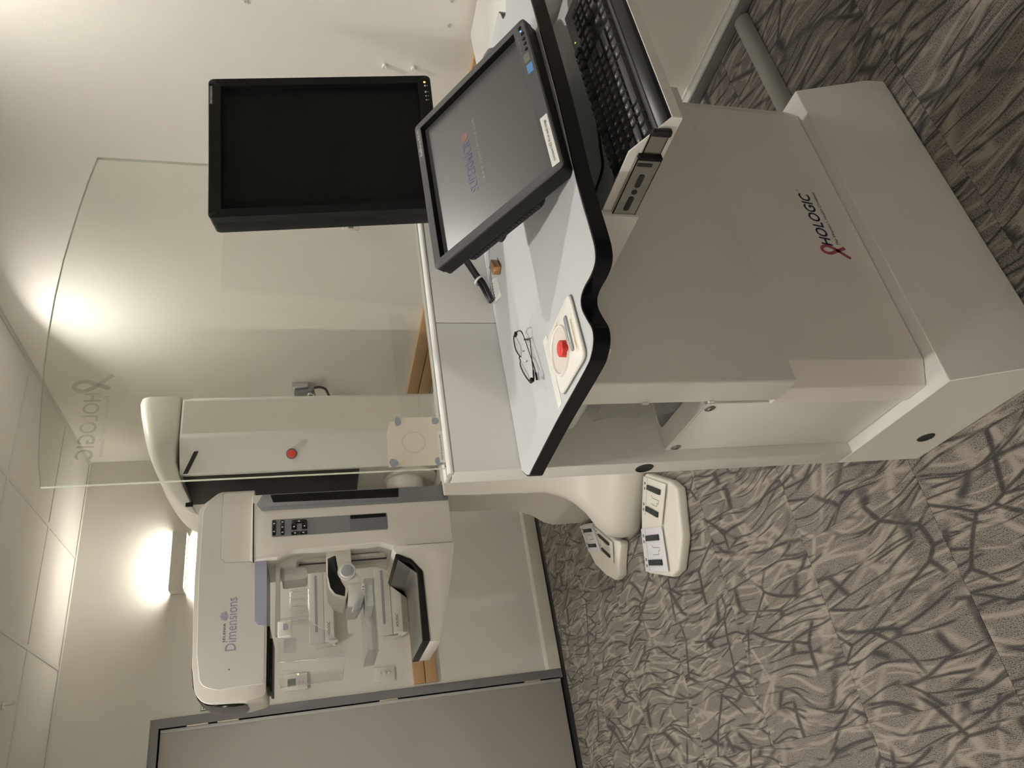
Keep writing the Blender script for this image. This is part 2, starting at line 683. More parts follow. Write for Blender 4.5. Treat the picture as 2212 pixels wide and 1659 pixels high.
def translucent_paper(name, col):
    m = mat(name, col, 0.85, spec=0.1, var=0.05, vscale=18)
    nt = m.node_tree
    b = nt.nodes['Principled BSDF']
    src = b.inputs['Base Color'].links[0].from_socket
    tl = nt.nodes.new('ShaderNodeBsdfTranslucent')
    nt.links.new(src, tl.inputs['Color'])
    mxs = nt.nodes.new('ShaderNodeMixShader')
    mxs.inputs[0].default_value = 0.5
    nt.links.new(b.outputs[0], mxs.inputs[1])
    nt.links.new(tl.outputs[0], mxs.inputs[2])
    nt.links.new(mxs.outputs[0], nt.nodes['Material Output'].inputs[0])


translucent_paper('paper_beige', (0.86, 0.80, 0.70))

# ------------------------------------------------------------------ room shell
XL, XR, YB, YD = -2.2, 2.181, -1.6, 4.431
DX0, DX1 = -0.29, 0.642                                   # door opening
floor = struct(obj('floor', box((XL - .1, YB - .1, -0.16), (XR + .1, YD + .1, -0.006)), 'black_gap', recenter=False))
T = 0.4945
tile_me = None
ix0 = -5
for i in range(ix0, 6):
    for j in range(-4, 6):
        cx = 0.0573 + T * i + T / 2
        cy = 1.3705 + T * j + T / 2
        x0, x1 = max(cx - T / 2, XL), min(cx + T / 2, XR)
        y0, y1 = max(cy - T / 2, YB), min(cy + T / 2, YD)
        if x1 - x0 < 0.01 or y1 - y0 < 0.01:
            continue
        full = abs(x1 - x0 - T) < 1e-4 and abs(y1 - y0 - T) < 1e-4
        if full and tile_me is not None:
            o = bpy.data.objects.new('carpet_tile', tile_me)
            C.objects.link(o)
        else:
            hx, hy = (x1 - x0) / 2 - 0.0003, (y1 - y0) / 2 - 0.0003
            me = bpy.data.meshes.new('carpet_tile')
            t = box((-hx, -hy, -0.0059), (hx, hy, 0), 0.0008, 1)
            t.to_mesh(me)
            t.free()
            me.materials.append(MATS['carpet'])
            if full:
                tile_me = me
            o = bpy.data.objects.new('carpet_tile', me)
            C.objects.link(o)
        attach(o, floor, ((x0 + x1) / 2, (y0 + y1) / 2, 0))

wall_left = struct(obj('wall_left', pxz([(XL - .1, -0.1), (DX0, -0.1), (DX0, 2.194), (DX1, 2.194), (DX1, -0.1), (XR + .1, -0.1), (XR + .1, 2.85), (XL - .1, 2.85)], YD, YD + .12), 'wall_paint', recenter=False))
wall_right = struct(obj('wall_right', box((XR, YB - .1, -0.1), (XR + .12, YD + .1, 2.85)), 'wall_paint', recenter=False))
struct(obj('wall_back', box((XL - .1, YB - .12, -0.1), (XR + .1, YB, 2.85)), 'wall_paint', recenter=False))
struct(obj('wall_side', box((XL - .12, YB - .1, -0.1), (XL, YD + .1, 2.85)), 'wall_paint', recenter=False))

ceil = struct(obj('ceiling', box((XL - .1, YB - .1, CEIL + 0.012), (XR + .1, YD + .1, CEIL + 0.12)), 'ceiling_board', recenter=False))
GX, GY, GS, GT = 1.588, 3.329, 0.597, 0.592
xs = [XL] + [GX + GS * k for k in range(-6, 1) if GX + GS * k > XL + 0.05] + [XR]
ys = [YB] + [GY + GT * k for k in range(-8, 2) if GY + GT * k > YB + 0.05] + [YD]
ct_me = {}
for a, b_ in zip(xs[:-1], xs[1:]):
    for c_, d_ in zip(ys[:-1], ys[1:]):
        key = (round(b_ - a, 3), round(d_ - c_, 3))
        if key not in ct_me:
            hx, hy = (b_ - a) / 2 - 0.008, (d_ - c_) / 2 - 0.008
            me = bpy.data.meshes.new('ceiling_tile')
            t = box((-hx, -hy, 0.001), (hx, hy, 0.0118), 0.0015, 1)
            t.to_mesh(me)
            t.free()
            me.materials.append(MATS['ceiling_board'])
            ct_me[key] = me
        o = bpy.data.objects.new('ceiling_tile', ct_me[key])
        C.objects.link(o)
        attach(o, ceil, ((a + b_) / 2, (c_ + d_) / 2, CEIL))
for x in xs[1:-1]:
    obj('ceiling_bar', box((x - .012, YB, CEIL - 0.002), (x + .012, YD, CEIL + 0.006), 0.0008, 1), 'ceiling_bar', ceil)
for y in ys[1:-1]:
    obj('ceiling_bar', box((XL, y - .012, CEIL - 0.0018), (XR, y + .012, CEIL + 0.006), 0.0008, 1), 'ceiling_bar', ceil)
# wall angle round the edge of the ceiling
struct(obj('trim_1', box((XL, YD - .026, CEIL - 0.004), (XR, YD, CEIL), 0.0008, 1), 'ceiling_bar', recenter=False))
struct(obj('trim_2', box((XR - .026, YB, CEIL - 0.004), (XR, YD - .026, CEIL), 0.0008, 1), 'ceiling_bar', recenter=False))

# baseboard of the door wall with a rounded top bead
bp_ = fillet([(0, 0.0), (-0.016, 0.0), (-0.016, 0.075), (-0.006, 0.092), (0, 0.092)], [0, 0, .006, .004, 0], 4)
struct(obj('baseboard_left', prism(bp_, (DX1 + 0.046, YD, 0), Y, Z, X, XR - DX1 - 0.046), 'baseboard_paint', recenter=False))
# cable trunking along the foot of the right wall, light lid and dark front
bb = struct(obj('baseboard_right', box((2.142, YB, 0.004), (XR, YD - .02, 0.047), 0.002), 'duct_dark', recenter=False))
obj('lid', pyz([(YB, 0.047), (YD - .02, 0.047), (YD - .02, 0.057), (YB, 0.057)], 2.140, XR, 0.002), 'duct_light', bb)
obj('lid_bead', box((2.170, YB, 0.057), (XR, YD - .02, 0.063), 0.002), 'baseboard_paint', bb)


def rail(name, o, along, length, out):
    """timber bumper rail of two boards with a groove between them; profile out (from the wall) by z"""
    root = bpy.data.objects.new(name, None)
    C.objects.link(root)
    attach(root, None, o)
    root['kind'] = 'structure'
    for z0, z1 in ((0.745, 0.808), (0.812, 0.876)):
        pf = fillet([(0, z0), (0.024, z0), (0.024, z1), (0, z1)], [0, .003, .003, 0], 3)
        obj('plank', prism(pf, Vector(o) * 1.0 - Vector((0, 0, o[2])), out, Z, along, length), 'wood_light', root)
    return root


rail('trim_3', (0.700, YD, 0.745), X, XR - 0.700, -Y)
rail('trim_4', (XR, YB, 0.745), Y, YD - 0.024 - YB, -X)

# door: grey frame, leaf with pale edge, hinges
door = bpy.data.objects.new('door_1', None)
C.objects.link(door)
attach(door, None, ((DX0 + DX1) / 2, YD, 0))
door['kind'] = 'structure'
obj('door_frame', pxz([(DX0 - .045, 0), (DX0, 0), (DX0, 2.194), (DX1, 2.194), (DX1, 0), (0.687, 0), (0.687, 2.236), (DX0 - .045, 2.236)], YD - .012, YD + .10, 0.002), 'door_grey', door)
obj('door_leaf', box((DX0 + .004, YD + .012, 0.006), (0.6195, YD + .05, 2.188), 0.001), 'door_leaf', door)
obj('door_edge', box((0.6200, YD + .010, 0.006), (0.6365, YD + .05, 2.188), 0.001), 'door_edge', door)
obj('door_reveal', box((DX0 + .001, YD + .062, 0.001), (DX1 - .001, YD + .066, 2.193)), 'black_gap', door)
for z0, z1 in ((1.956, 2.063), (1.806, 1.913), (0.969, 1.072), (0.132, 0.232)):
    hg = lathe([(0.0, 0), (0.0075, 0.0015), (0.0075, z1 - z0 - .0015), (0.0, z1 - z0)], (0.642, YD + .002, z0), Z, 12)
    h = obj('hinge', hg, 'hinge_metal', door)

# second cable cover: half round duct across the carpet from the trunking to the cart
pf = [(0.031 * math.cos(a), 0.028 * math.sin(a)) for a in [PI * k / 10 for k in range(11)]]
dct = obj('floor_cable_cover', prism(pf, (1.30, 1.214, 0.0005), Y, Z, X, 2.139 - 1.30, 0.0), 'duct_grey')
tag(dct, 'grey half round cable cover lying on the carpet between wall and workstation base', 'cable cover')

# ------------------------------------------------------------------ ceiling downlights
for k, (lx, ly) in enumerate(DOWNLIGHTS):
    lab = ['round ceiling downlight above the bench by the right wall', 'round ceiling downlight above the left end of the desk',
           'round ceiling downlight near the right wall, its disc at the photo edge', 'round ceiling downlight over the open carpet by the grey door'][k]
    t = thing('ceiling_downlight', (lx, ly, CEIL - 0.009), lab, 'downlight')
    obj('rim', lathe([(0.058, -0.003), (0.072, -0.003), (0.072, -0.008), (0.062, -0.010), (0.058, -0.006)], (lx, ly, CEIL), Z, 32), 'plastic_white', t)
    obj('diffuser', lathe([(0.0, -0.0030), (0.0575, -0.0030), (0.0575, -0.0045), (0.0, -0.0045)], (lx, ly, CEIL), Z, 32), 'disc_glow', t)
hk = thing('ceiling_hook', (0.713, 3.74, CEIL - 0.05), 'small metal hook hanging from the ceiling tile near the door', 'hook')
obj('plate', lathe([(0.0, 0), (0.014, 0), (0.014, -0.005), (0.0, -0.005)], (0.713, 3.74, CEIL - 0.0025), Z, 16), 'plastic_white', hk)
obj('stem', tube([(0.713, 3.74, CEIL - 0.007), (0.713, 3.74, CEIL - 0.034), (0.719, 3.74, CEIL - 0.046), (0.728, 3.74, CEIL - 0.038)], 0.0024, 6), 'hinge_metal', hk)

# ------------------------------------------------------------------ wall lamp (up and down light), also copied as unseen fill lamps
def wall_lamp(label, M4, glow='lamp_glow'):
    """box light glowing up and down; built against the plane y = 0 facing -y, then placed by M4"""
    def tb(bm):
        bmesh.ops.transform(bm, matrix=M4, verts=bm.verts)
        return bm
    t = thing('wall_lamp', tuple(M4 @ Vector((0, -.05, -.038))), label, 'wall lamp')
    obj('housing', tb(pxz([(-.1705, -.038), (.1705, -.038), (.1705, .038), (-.1705, .038)], -.092, -.080, 0.002)), 'lamp_body', t)
    for x0, x1 in ((-.1705, -.1595), (.1595, .1705)):
        obj('end_plate', tb(box((x0, -.080, -.038), (x1, -.001, .038), 0.001)), 'lamp_body', t)
    obj('back_plate', tb(box((-.158, -.012, -.032), (.158, -.001, .032))), 'lamp_body', t)
    obj('tube', tb(box((-.152, -.066, -.012), (.152, -.030, .012), 0.006)), glow, t)
    return t


wall_lamp('white box wall light glowing up and down above the mammography machine', Matrix.Translation((1.505, YD, 2.152)))
# unseen fill lamps added on the side and back walls to lift ambient light
wall_lamp('unseen box-shaped fill light added on the side wall facing the workstation', Matrix.Translation((XL, 0.9, 1.75)) @ Matrix.Rotation(PI / 2, 4, 'Z'), 'fill_lamp_glow')
wall_lamp('unseen box-shaped fill light added on the side wall nearer the door', Matrix.Translation((XL, 2.9, 1.75)) @ Matrix.Rotation(PI / 2, 4, 'Z'), 'fill_lamp_glow')
wall_lamp('unseen box-shaped fill light added on the wall behind the camera', Matrix.Translation((-1.3, YB, 1.75)) @ Matrix.Rotation(PI, 4, 'Z'), 'fill_lamp_glow')

# ------------------------------------------------------------------ small things on the walls
sw = thing('light_switch', (0.776, YD - .006, 0.979), 'white switch plate with three round knobs beside the grey door frame', 'switch')
obj('plate', pxz(rrect(0.738, 0.979, 0.814, 1.094, 0.004), YD - .012, YD - .0005, 0.002), 'plastic_white', sw)
for z, kr in ((1.060, .0075), (1.036, .0105), (1.012, .0065)):
    obj('knob', lathe([(0.0, kr * 1.5), (kr * .6, kr * 1.35), (kr * .95, kr * .8), (kr, 0)], (0.780, YD - .012, z), -Y, 16), 'plastic_white', sw)
th = thing('thermostat', (0.785, YD - .01, 1.455), 'white thermostat with a small display high beside the door frame', 'thermostat')
obj('case', pxz(rrect(0.745, 1.455, 0.832, 1.574, 0.004), YD - .022, YD - .0005, 0.003), 'plastic_white', th)
obj('display', pxz(rrect(0.766, 1.517, 0.806, 1.560, 0.002), YD - .0228, YD - .0218), 'lcd_green', th)
for bx, bz in ((0.766, 1.476), (0.785, 1.476), (0.766, 1.498), (0.785, 1.498)):
    obj('button', lathe([(0.0, 0.003), (0.004, 0.003), (0.0045, 0)], (bx, YD - .022, bz), -Y, 10), 'gantry_grey_white', th)
obj('indicator', pxz(rrect(0.842 - .018, 1.500, 0.848 - .018, 1.508, 0.001), YD - .0228, YD - .0219), 'led_green', th)
ex = thing('wall_notice', (0.77, YD - .002, 1.90), 'green and white notice on the wall half hidden behind the machine head', 'sign')
obj('board', box((0.702, YD - .004, 1.905), (0.86, YD - .0005, 1.998), 0.0005, 1), 'sign_green', ex)
obj('panel', box((0.706, YD - .0048, 1.966), (0.856, YD - .0040, 1.995)), 'paper', ex)
for q in range(2):
    obj('print_line', box((0.710, YD - .0053, 1.972 + .010 * q), (0.727, YD - .0048, 1.976 + .010 * q)), 'dark_text', ex)

db = thing('wall_data_box', (XR - .012, 2.25, 1.209), 'small white data socket box on the right wall beside the black monitor', 'socket')
obj('case', box((XR - .030, 2.195, 1.209), (XR - .0005, 2.308, 1.279), 0.003), 'plastic_white', db)
obj('socket', box((XR - .0308, 2.268, 1.234), (XR - .0298, 2.292, 1.254)), 'gantry_mid_grey', db)
for qy, qz in ((2.285, 1.270), (2.277, 1.226), (2.300, 1.218)):
    obj('mark', box((XR - .0305, qy, qz), (XR - .0298, qy + .004, qz + .003)), 'gantry_mid_grey', db)


def wallplug(y, z, kind):
    if kind == 'anchor':
        o = obj('wall_anchor', lathe([(0.0, 0.012), (0.003, 0.012), (0.0035, 0.013), (0.007, 0.013), (0.0085, 0.009), (0.008, 0.0)], (XR - .0005, y, z), -X, 14), 'plastic_white')
    else:
        o = obj('wall_screw_hole', lathe([(0.0, 0.0006), (0.0022, 0.0006), (0.003, 0.0022), (0.006, 0.0022), (0.0065, 0.0)], (XR - .0003, y, z), -X, 14), 'plug_grey')
    return o


tag(wallplug(1.543, 1.162, 'anchor'), 'upper of the two white plastic wall anchors right of the black monitor', 'wall anchor', 'wall anchors')
tag(wallplug(1.541, 1.066, 'anchor'), 'lower of the two white plastic wall anchors right of the black monitor', 'wall anchor', 'wall anchors')
tag(wallplug(1.376, 0.969, 'screw'), 'grey screw plug in the wall just above the white bench corner', 'screw', 'screw plugs in the right wall')
tag(wallplug(1.294, 0.972, 'screw'), 'grey screw plug at the photo edge above the white bench', 'screw', 'screw plugs in the right wall')
tag(wallplug(1.374, 1.583, 'screw'), 'lone grey screw plug high on the right wall', 'screw', 'screw plugs in the right wall')

hs = thing('wall_cable_holder', (XR - .03, 3.56, 1.40), 'dark clip holding a looped cable on the wall beside the machine column', 'cable holder')
obj('bracket', pyz(fillet([(3.535, 1.425), (3.600, 1.420), (3.602, 1.505), (3.545, 1.512)], .008), XR - .030, XR - .002, 0.003), 'chrome', hs)
obj('grip', pyz(fillet([(3.552, 1.395), (3.640, 1.385), (3.640, 1.500), (3.575, 1.500), (3.560, 1.430)], .014), XR - .052, XR - .030, 0.006), 'gantry_dark_grey', hs)
obj('clip_ring', lathe([(0.010, 0.0), (0.020, 0.0), (0.022, 0.005), (0.020, 0.010), (0.010, 0.010)], (XR - .052, 3.585, 1.412), -X, 20), 'chrome', hs)
obj('cable', tube([(XR - .040, 3.54, 1.395), (XR - .040, 3.535, 1.36), (XR - .040, 3.56, 1.332), (XR - .040, 3.62, 1.315), (XR - .035, 3.70, 1.28), (XR - .02, 3.74, 1.1), (XR - .02, 3.74, 0.90)], 0.007, 8), 'cable_black', hs)

# ------------------------------------------------------------------ white bench on the right wall
bn = thing('wall_bench', (1.86, 1.11, 0.86), 'glossy white wall bench with timber edge behind the right end of the desk', 'bench')
obj('worktop', box((1.577, 0.50, 0.872), (XR - .026, 1.386, 0.902), 0.004), 'bench_white', bn)
obj('timber_edge', box((1.565, 0.50, 0.872), (1.5765, 1.386, 0.900), 0.002), 'wood_light', bn)
obj('bracket', pxz([(1.75, 0.8715), (XR - .026, 0.8715), (XR - .026, 0.60)], 1.33, 1.36, 0.002), 'plastic_white', bn)

# ------------------------------------------------------------------ acquisition workstation (cart with desk, shield and cabinet)
ct = thing('workstation', (1.007, 1.08, 0), 'white mammography workstation with grey desk, cabinet front and clear upright shield', 'workstation')
CX0, CX1, CYB = 0.579, 1.436, 1.336
# plinth: skirt, sloping front, flat top ledge
obj('plinth', pyz([(0.920, 0.004), (CYB, 0.004), (CYB, 0.2316), (0.972, 0.2316), (0.922, 0.054)], CX0, CX1, 0.0015, 1), 'cart_white', ct)
# back panel in two halves, with the deep side strip
for a, b_ in ((CX0, 0.9365), (0.9377, CX1)):
    obj('back_panel', box((a, 1.283, 0.232), (b_, CYB, 1.152), 0.0025), 'cart_white', ct)
obj('shield_channel', pyz([(1.283, 1.1525), (1.298, 1.1525), (1.298, 1.163), (1.289, 1.163), (1.283, 1.158)], CX0, CX1, 0.0012, 1), 'cart_white', ct)
obj('shield_channel', box((CX0, 1.3075, 1.1525), (CX1, CYB, 1.164), 0.0025), 'cart_white', ct)
for y, z in ((1.309, 0.738), (1.219, 0.079)):
    h = obj('side_grommet', lathe([(0.0, 0.0008), (0.0165, 0.0008), (0.0185, 0.0016), (0.0200, 0.0)], (CX0, y, z), -X, 24), 'black_gap', ct)

# shield with an arched top edge
top = [(0.597, 1.866), (0.643, 1.876), (0.689, 1.882), (0.755, 1.889), (0.834, 1.896), (0.918, 1.9005), (1.008, 1.902), (1.103, 1.900), (1.179, 1.895), (1.246, 1.890), (1.330, 1.882), (1.404, 1.872)]
outl = [(0.597, 1.156), (1.404, 1.156)] + list(reversed(top))
gl = bmesh.new()
GY0, GY1 = 1.299, 1.3065
for y in (GY0, GY1):
    gl.faces.new([gl.verts.new((p[0], y, p[1])) for p in outl])
sh = obj('shield', gl, 'glass_clear', ct)
ed = bmesh.new()
k = len(outl)
va = [ed.verts.new((p[0], GY0, p[1])) for p in outl]
vb = [ed.verts.new((p[0], GY1, p[1])) for p in outl]
for i in range(k):
    ed.faces.new((va[i], va[(i + 1) % k], vb[(i + 1) % k], vb[i]))
obj('edge', ed, 'glass_edge', sh)
# etched lettering, applied to the far face, so it reads mirrored from here
text('etched_lettering', 'HOLOGIC', (0.787, GY1, 1.794), -X, Z, 0.137, 0.029, 'etch', sh, bold=0.012)
text('etched_lettering', "The Women's Health Company", (0.781, GY1, 1.776), -X, Z, 0.128, 0.011, 'etch', sh)
text('etched_lettering', 'TM', (0.647, GY1, 1.824), -X, Z, 0.007, 0.004, 'etch', sh)


def ribbon(o, ux, s, m, parent, name):
    """awareness ribbon: loop with two crossing tails, flat bands"""
    o, ux = Vector(o), Vector(ux)
    n = ux.cross(Z) * 0.0004

    def band(pts, wd):
        b = bmesh.new()
        P = smooth_path([(p[0], 0, p[1]) for p in pts], 6)
        prev = None
        for i, p in enumerate(P):
            d = (P[min(i + 1, len(P) - 1)] - P[max(i - 1, 0)]).normalized()
            q = Vector((-d.z, 0, d.x))
            tp = []
            for sg in (-1, 1):
                c = p + q * wd * sg
                tp.append(b.verts.new(o + ux * c.x * s + Z * c.z * s + n))
            if prev:
                b.faces.new((prev[0], prev[1], tp[1], tp[0]))
            prev = tp
        return b
    b1 = band([(-0.10, 0.02), (0.08, 0.22), (0.30, 0.46), (0.44, 0.74), (0.34, 0.95), (0.18, 0.93), (0.11, 0.72), (0.20, 0.45), (0.30, 0.2), (0.36, 0.06)], 0.062)
    return obj(name, b1, m, parent)


ribbon((0.820, GY1, 1.778), -X, 0.066, 'etch', sh, 'etched_ribbon')

# cabinet: upper front panel with side flange, lower front panel with chamfered edges
fp = fillet([(0.592, 0.985), (1.422, 0.985), (1.422, 1.050), (1.410, 1.050), (1.410, 1.000), (0.604, 1.000), (0.604, 1.052), (0.592, 1.052)], [.006, .006, .001, .001, .001, .001, .001, .001], 4)
obj('upper_front_panel', pxy(fp, 0.5605, 0.978, 0.0040, 3), 'cart_white', ct)
lp = [(0.600, 1.024), (0.648, 1.000), (1.374, 1.000), (1.420, 1.024), (1.420, 1.082), (1.408, 1.082), (1.408, 1.030), (0.612, 1.030), (0.612, 1.082), (0.600, 1.082)]
obj('lower_front_panel', pxy(fillet(lp, [.004, .006, .006, .004, 0, 0, 0, 0, 0, 0], 3), 0.2335, 0.5570, 0.0008, 1), 'cart_door', ct)
# left side: flat panel with two screws, open bay above it
obj('side_panel', box((0.605, 1.0845, 0.2335), (0.617, 1.2825, 0.690), 0.0025), 'cart_white', ct)
obj('side_panel', box((1.403, 1.0845, 0.2335), (1.415, 1.2825, 0.976), 0.0025), 'cart_white', ct)
shf = [(0.6055, 1.086), (0.652, 1.086), (0.652, 1.262)] + [(0.652 + .02 * (1 - math.cos(a)), 1.262 + .014 * math.sin(a)) for a in (PI / 6, PI / 3, PI / 2)] + [(0.80, 1.276), (0.80, 1.282), (0.6055, 1.282)]
obj('bay_shelf', pxy(shf, 0.6905, 0.6945, 0.0006, 1), 'cart_white', ct)
obj('bay_floor', box((0.618, 1.0310, 0.48), (1.402, 1.2825, 0.484)), 'cart_grey', ct)
obj('bay_wall', box((0.80, 1.0310, 0.485), (0.806, 1.2825, 0.976)), 'cart_grey', ct)
for y, z in ((1.103, 0.676), (1.281 - .012, 0.674)):
    s = obj('screw', lathe([(0.0, 0.0030), (0.003, 0.0030), (0.0055, 0.0018), (0.006, 0.0012), (0.010, 0.0010), (0.0115, 0.0)], (0.605, y, z), -X, 18), 'steel', ct)
    cr = box((0.6016, y - .0028, z - .0005), (0.6024, y + .0028, z + .0005))
    cr = box((0.6016, y - .0005, z - .0028), (0.6024, y + .0005, z + .0028), bm=cr)
    obj('cross_slot', cr, 'black_gap', s)
for z in (0.838, 0.705):
    obj('latch', box((0.588, 1.046, z - .006), (0.5915, 1.0515, z + .006), 0.001), 'plastic_white', ct)
# lettering and ribbon on the lower front panel
text('lettering', 'HOLOGIC', (0.9425, 1.000, 0.3170), X, Z, 0.1575, 0.0275, 'navy', ct, shear=0.22, bold=0.018)
text('lettering', '\u00ae', (1.1060, 1.000, 0.340), X, Z, 0.006, 0.005, 'dark_text', ct)
text('lettering', "The Women's Health Company", (0.9450, 1.000, 0.2965), X, Z, 0.1610, 0.0105, 'dark_text', ct, shear=0.2)
ribbon((0.914, 1.000, 0.2865), X, 0.066, 'pink', ct, 'pink_ribbon')

# desktop: grey laminate with a thick glossy black edge band following the wavy front
DZ, DT = 1.017, 0.027
desk_pts = [(0.575, 1.2805), (0.548, 1.245), (0.548, 1.205), (0.554, 1.040), (0.555, 0.880), (0.560, 0.846), (0.572, 0.827), (0.590, 0.821), (0.614, 0.830),
            (0.640, 0.838), (0.656, 0.832), (0.661, 0.812), (0.659, 0.780), (0.664, 0.758), (0.680, 0.748), (0.712, 0.746), (0.815, 0.747),
            (1.010, 0.734), (1.266, 0.731), (1.400, 0.735), (1.452, 0.750), (1.470, 0.786), (1.471, 0.812), (1.450, 0.824), (1.418, 0.838), (1.408, 0.852), (1.422, 0.868), (1.450, 0.874), (1.468, 0.892), (1.470, 0.960), (1.456, 1.010), (1.430, 1.080), (1.400, 1.240), (1.38, 1.2805)]
keep = (0, 33)
dp = []
raw = [Vector((p[0], p[1], 0)) for p in desk_pts]
sp = smooth_path(raw, 4)
dp = [(p.x, p.y) for p in sp]
obj('desktop', pxy(dp, DZ - DT + 0.002, DZ, 0.0012, 1), 'desk_grey', ct)
# the edge band: a strip hugging the outline from the back left corner round to the back right
bmB = bmesh.new()
P = [Vector((p[0], p[1], 0)) for p in dp]
cen = Vector((1.0, 1.02, 0))
prev = None
for i, p in enumerate(P):
    d = (P[min(i + 1, len(P) - 1)] - P[max(i - 1, 0)]).normalized()
    nrm = Vector((d.y, -d.x, 0))
    if i == 0 or i == len(P) - 1:
        nrm = Vector((-1, 0, 0)) if i == 0 else Vector((1, 0, 0))
    sgn = -1.0
    out_ = p + nrm * sgn * -0.0022
    inn = p + nrm * sgn * 0.0015
    ring = [bmB.verts.new((out_.x, out_.y, DZ - 0.0015)), bmB.verts.new((out_.x, out_.y, DZ - DT)), bmB.verts.new((inn.x, inn.y, DZ - DT - 0.001)), bmB.verts.new((inn.x, inn.y, DZ - 0.0004))]
    if prev:
        for q in range(4):
            bmB.faces.new((prev[q], prev[(q + 1) % 4], ring[(q + 1) % 4], ring[q]))
    prev = ring
obj('edge_band', bmB, 'black_edge', ct, angle=50)

# control plate with the emergency button, set into the desk
pl = fillet([(0.6890, 0.8585), (0.5650, 0.8540), (0.5690, 0.9800), (0.6890, 0.9930)], [.016, .016, .016, .018], 6)
es = obj('control_plate', pxy(pl, DZ + 0.0002, DZ + 0.0062, 0.003, 3), 'estop_white', ct)
gap = [(0.627 + (p[0] - 0.627) * 1.022, 0.92 + (p[1] - 0.92) * 1.022) for p in pl]
obj('plate_gap', pxy(gap, DZ + 0.0001, DZ + 0.0008), 'gantry_mid_grey', es)
pz = DZ + 0.0062
BX, BY = 0.6185, 0.9265
ring_ = bmesh.new()
obj('button_ring', lathe([(0.0365, 0.0), (0.0385, 0.0032), (0.041, 0.0036), (0.043, 0.0)], (BX + .012, BY + .012, pz), Z, 40), 'estop_white', es)
obj('button_field', lathe([(0.0, 0.0006), (0.0362, 0.0006), (0.0362, 0.0)], (BX + .012, BY + .012, pz), Z, 40), 'ring_beige', es)
obj('stop_button', lathe([(0.0, 0.0130), (0.008, 0.0130), (0.0085, 0.0123), (0.0120, 0.0123), (0.0136, 0.0110), (0.0139, 0.0008), (0.0, 0.0008)], (BX - .001, BY - .013, pz), Z, 28), 'red', es)
sl = fillet([(0.6625, 0.8835), (0.5965, 0.8835), (0.5965, 0.8915), (0.6625, 0.8950)], .0035, 4)
obj('release_bar', pxy(sl, pz - 0.0002, pz + 0.0030, 0.001, 2), 'silver_plastic', es)
obj('sticker', pxy(fillet([(0.655, 0.8665), (0.584, 0.8665), (0.584, 0.8785), (0.655, 0.8785)], .004, 4), pz - 0.0002, pz + 0.0003), 'sticker_cream', es)
obj('sticker', pxy(fillet([(0.683, 0.925), (0.6685, 0.9205), (0.667, 0.971), (0.680, 0.970)], .003, 4), pz - 0.0002, pz + 0.0003), 'sticker_cream', es)
text('lettering', 'COMPRESSION RELEASE', (0.590, 0.8695, pz + 0.0003), X, Y, 0.056, 0.0060, 'tan_text', es)
text('lettering', 'EMERGENCY', (0.6790, 0.9270, pz + 0.0003), Vector((-.05, 1, 0)), Vector((-1, -.05, 0)), 0.036, 0.0055, 'tan_text', es)
# paper label strips stuck to the desk
strip = [(0.706, 0.9995), (0.565, 0.9960), (0.565, 1.0160), (0.706, 1.0215)]
st = obj('desk_label', pxy(strip, DZ + 0.0002, DZ + 0.0006), 'paper', ct)
for q in range(3):
    text('print_line', ['Press the button to stop all gantry motion in an emergency only', 'Turn the button clockwise to release it and restore the power', 'Check that the patient is clear before restarting the system'][q], (0.572, 1.0010 + 0.0055 * (2 - q), DZ + 0.0006), X, Vector((0.02, 1, 0)), 0.118, 0.0022, 'gantry_mid_grey', st, thick=0.0001)
st2 = obj('desk_label', pxy([(1.012, 1.214), (1.040, 1.262), (0.975, 1.2555), (0.953, 1.206)], DZ + 0.0002, DZ + 0.0006), 'paper', ct)
for q in range(3):
    obj('print_line', pxy([(0.972, 1.214 + .010 * q), (1.014 + .003 * q, 1.219 + .010 * q), (1.014 + .003 * q, 1.2205 + .010 * q), (0.972, 1.2155 + .010 * q)], DZ + 0.0005, DZ + 0.0007), 'gantry_mid_grey', st2)
for q in range(6):
    obj('print_mark', box((0.980 + .008 * q, 1.2475, DZ + 0.0005), (0.984 + .008 * q, 1.2505, DZ + 0.0008)), 'dark_text', st2)

# white moulded housings under the desk
obj('under_desk_housing', pxy(rrect(0.615, 0.914, 0.80, 0.9845, 0.004), 0.944, 0.9885, 0.002, 2), 'plastic_white', ct)
obj('under_desk_tray', pxy(rrect(0.598, 1.056, 0.74, 1.175, 0.03), 0.936, 0.9885, 0.012, 3), 'bin_frosted', ct)

# keyboard drawer: bottom, front lip, sloping left wall, slide
TX0, TX1, TY0 = 0.8280, 1.46, 0.6240
dr = obj('keyboard_drawer', box((TX0, TY0, 0.8880), (TX1, 0.975, 0.8905), 0.0006, 1), 'cart_grey', ct)
obj('front_lip', box((TX0, TY0 - .0022, 0.8878), (TX1, TY0 - .0002, 0.9050), 0.0006, 1), 'cart_white', dr)
side = [(TY0 - .002, 0.8878), (0.975, 0.8878), (0.975, 0.948), (0.690, 0.948), (TY0 - .002, 0.905)]
obj('side_wall', pyz(side, TX0 - .0024, TX0 - .0002, 0.0005, 1), 'cart_white', dr)
obj('side_wall', pyz(side, TX1 + .0002, TX1 + .0024, 0.0005, 1), 'cart_white', dr)
obj('housing', box((TX0 - .016, 0.812, 0.8860), (TX0 - .003, 0.984, 0.9885), 0.002), 'cart_white', dr)
SX = TX0 - 0.0024


def chan(y0, y1, z0, z1, t, name, x):
    b = box((x - t, y0, z0), (x - t + .0012, y1, z1))
    b = box((x - t, y0, z0), (x, y1, z0 + .0014), bm=b)
    b = box((x - t, y0, z1 - .0014), (x, y1, z1), bm=b)
    return obj(name, b, 'steel', dr)


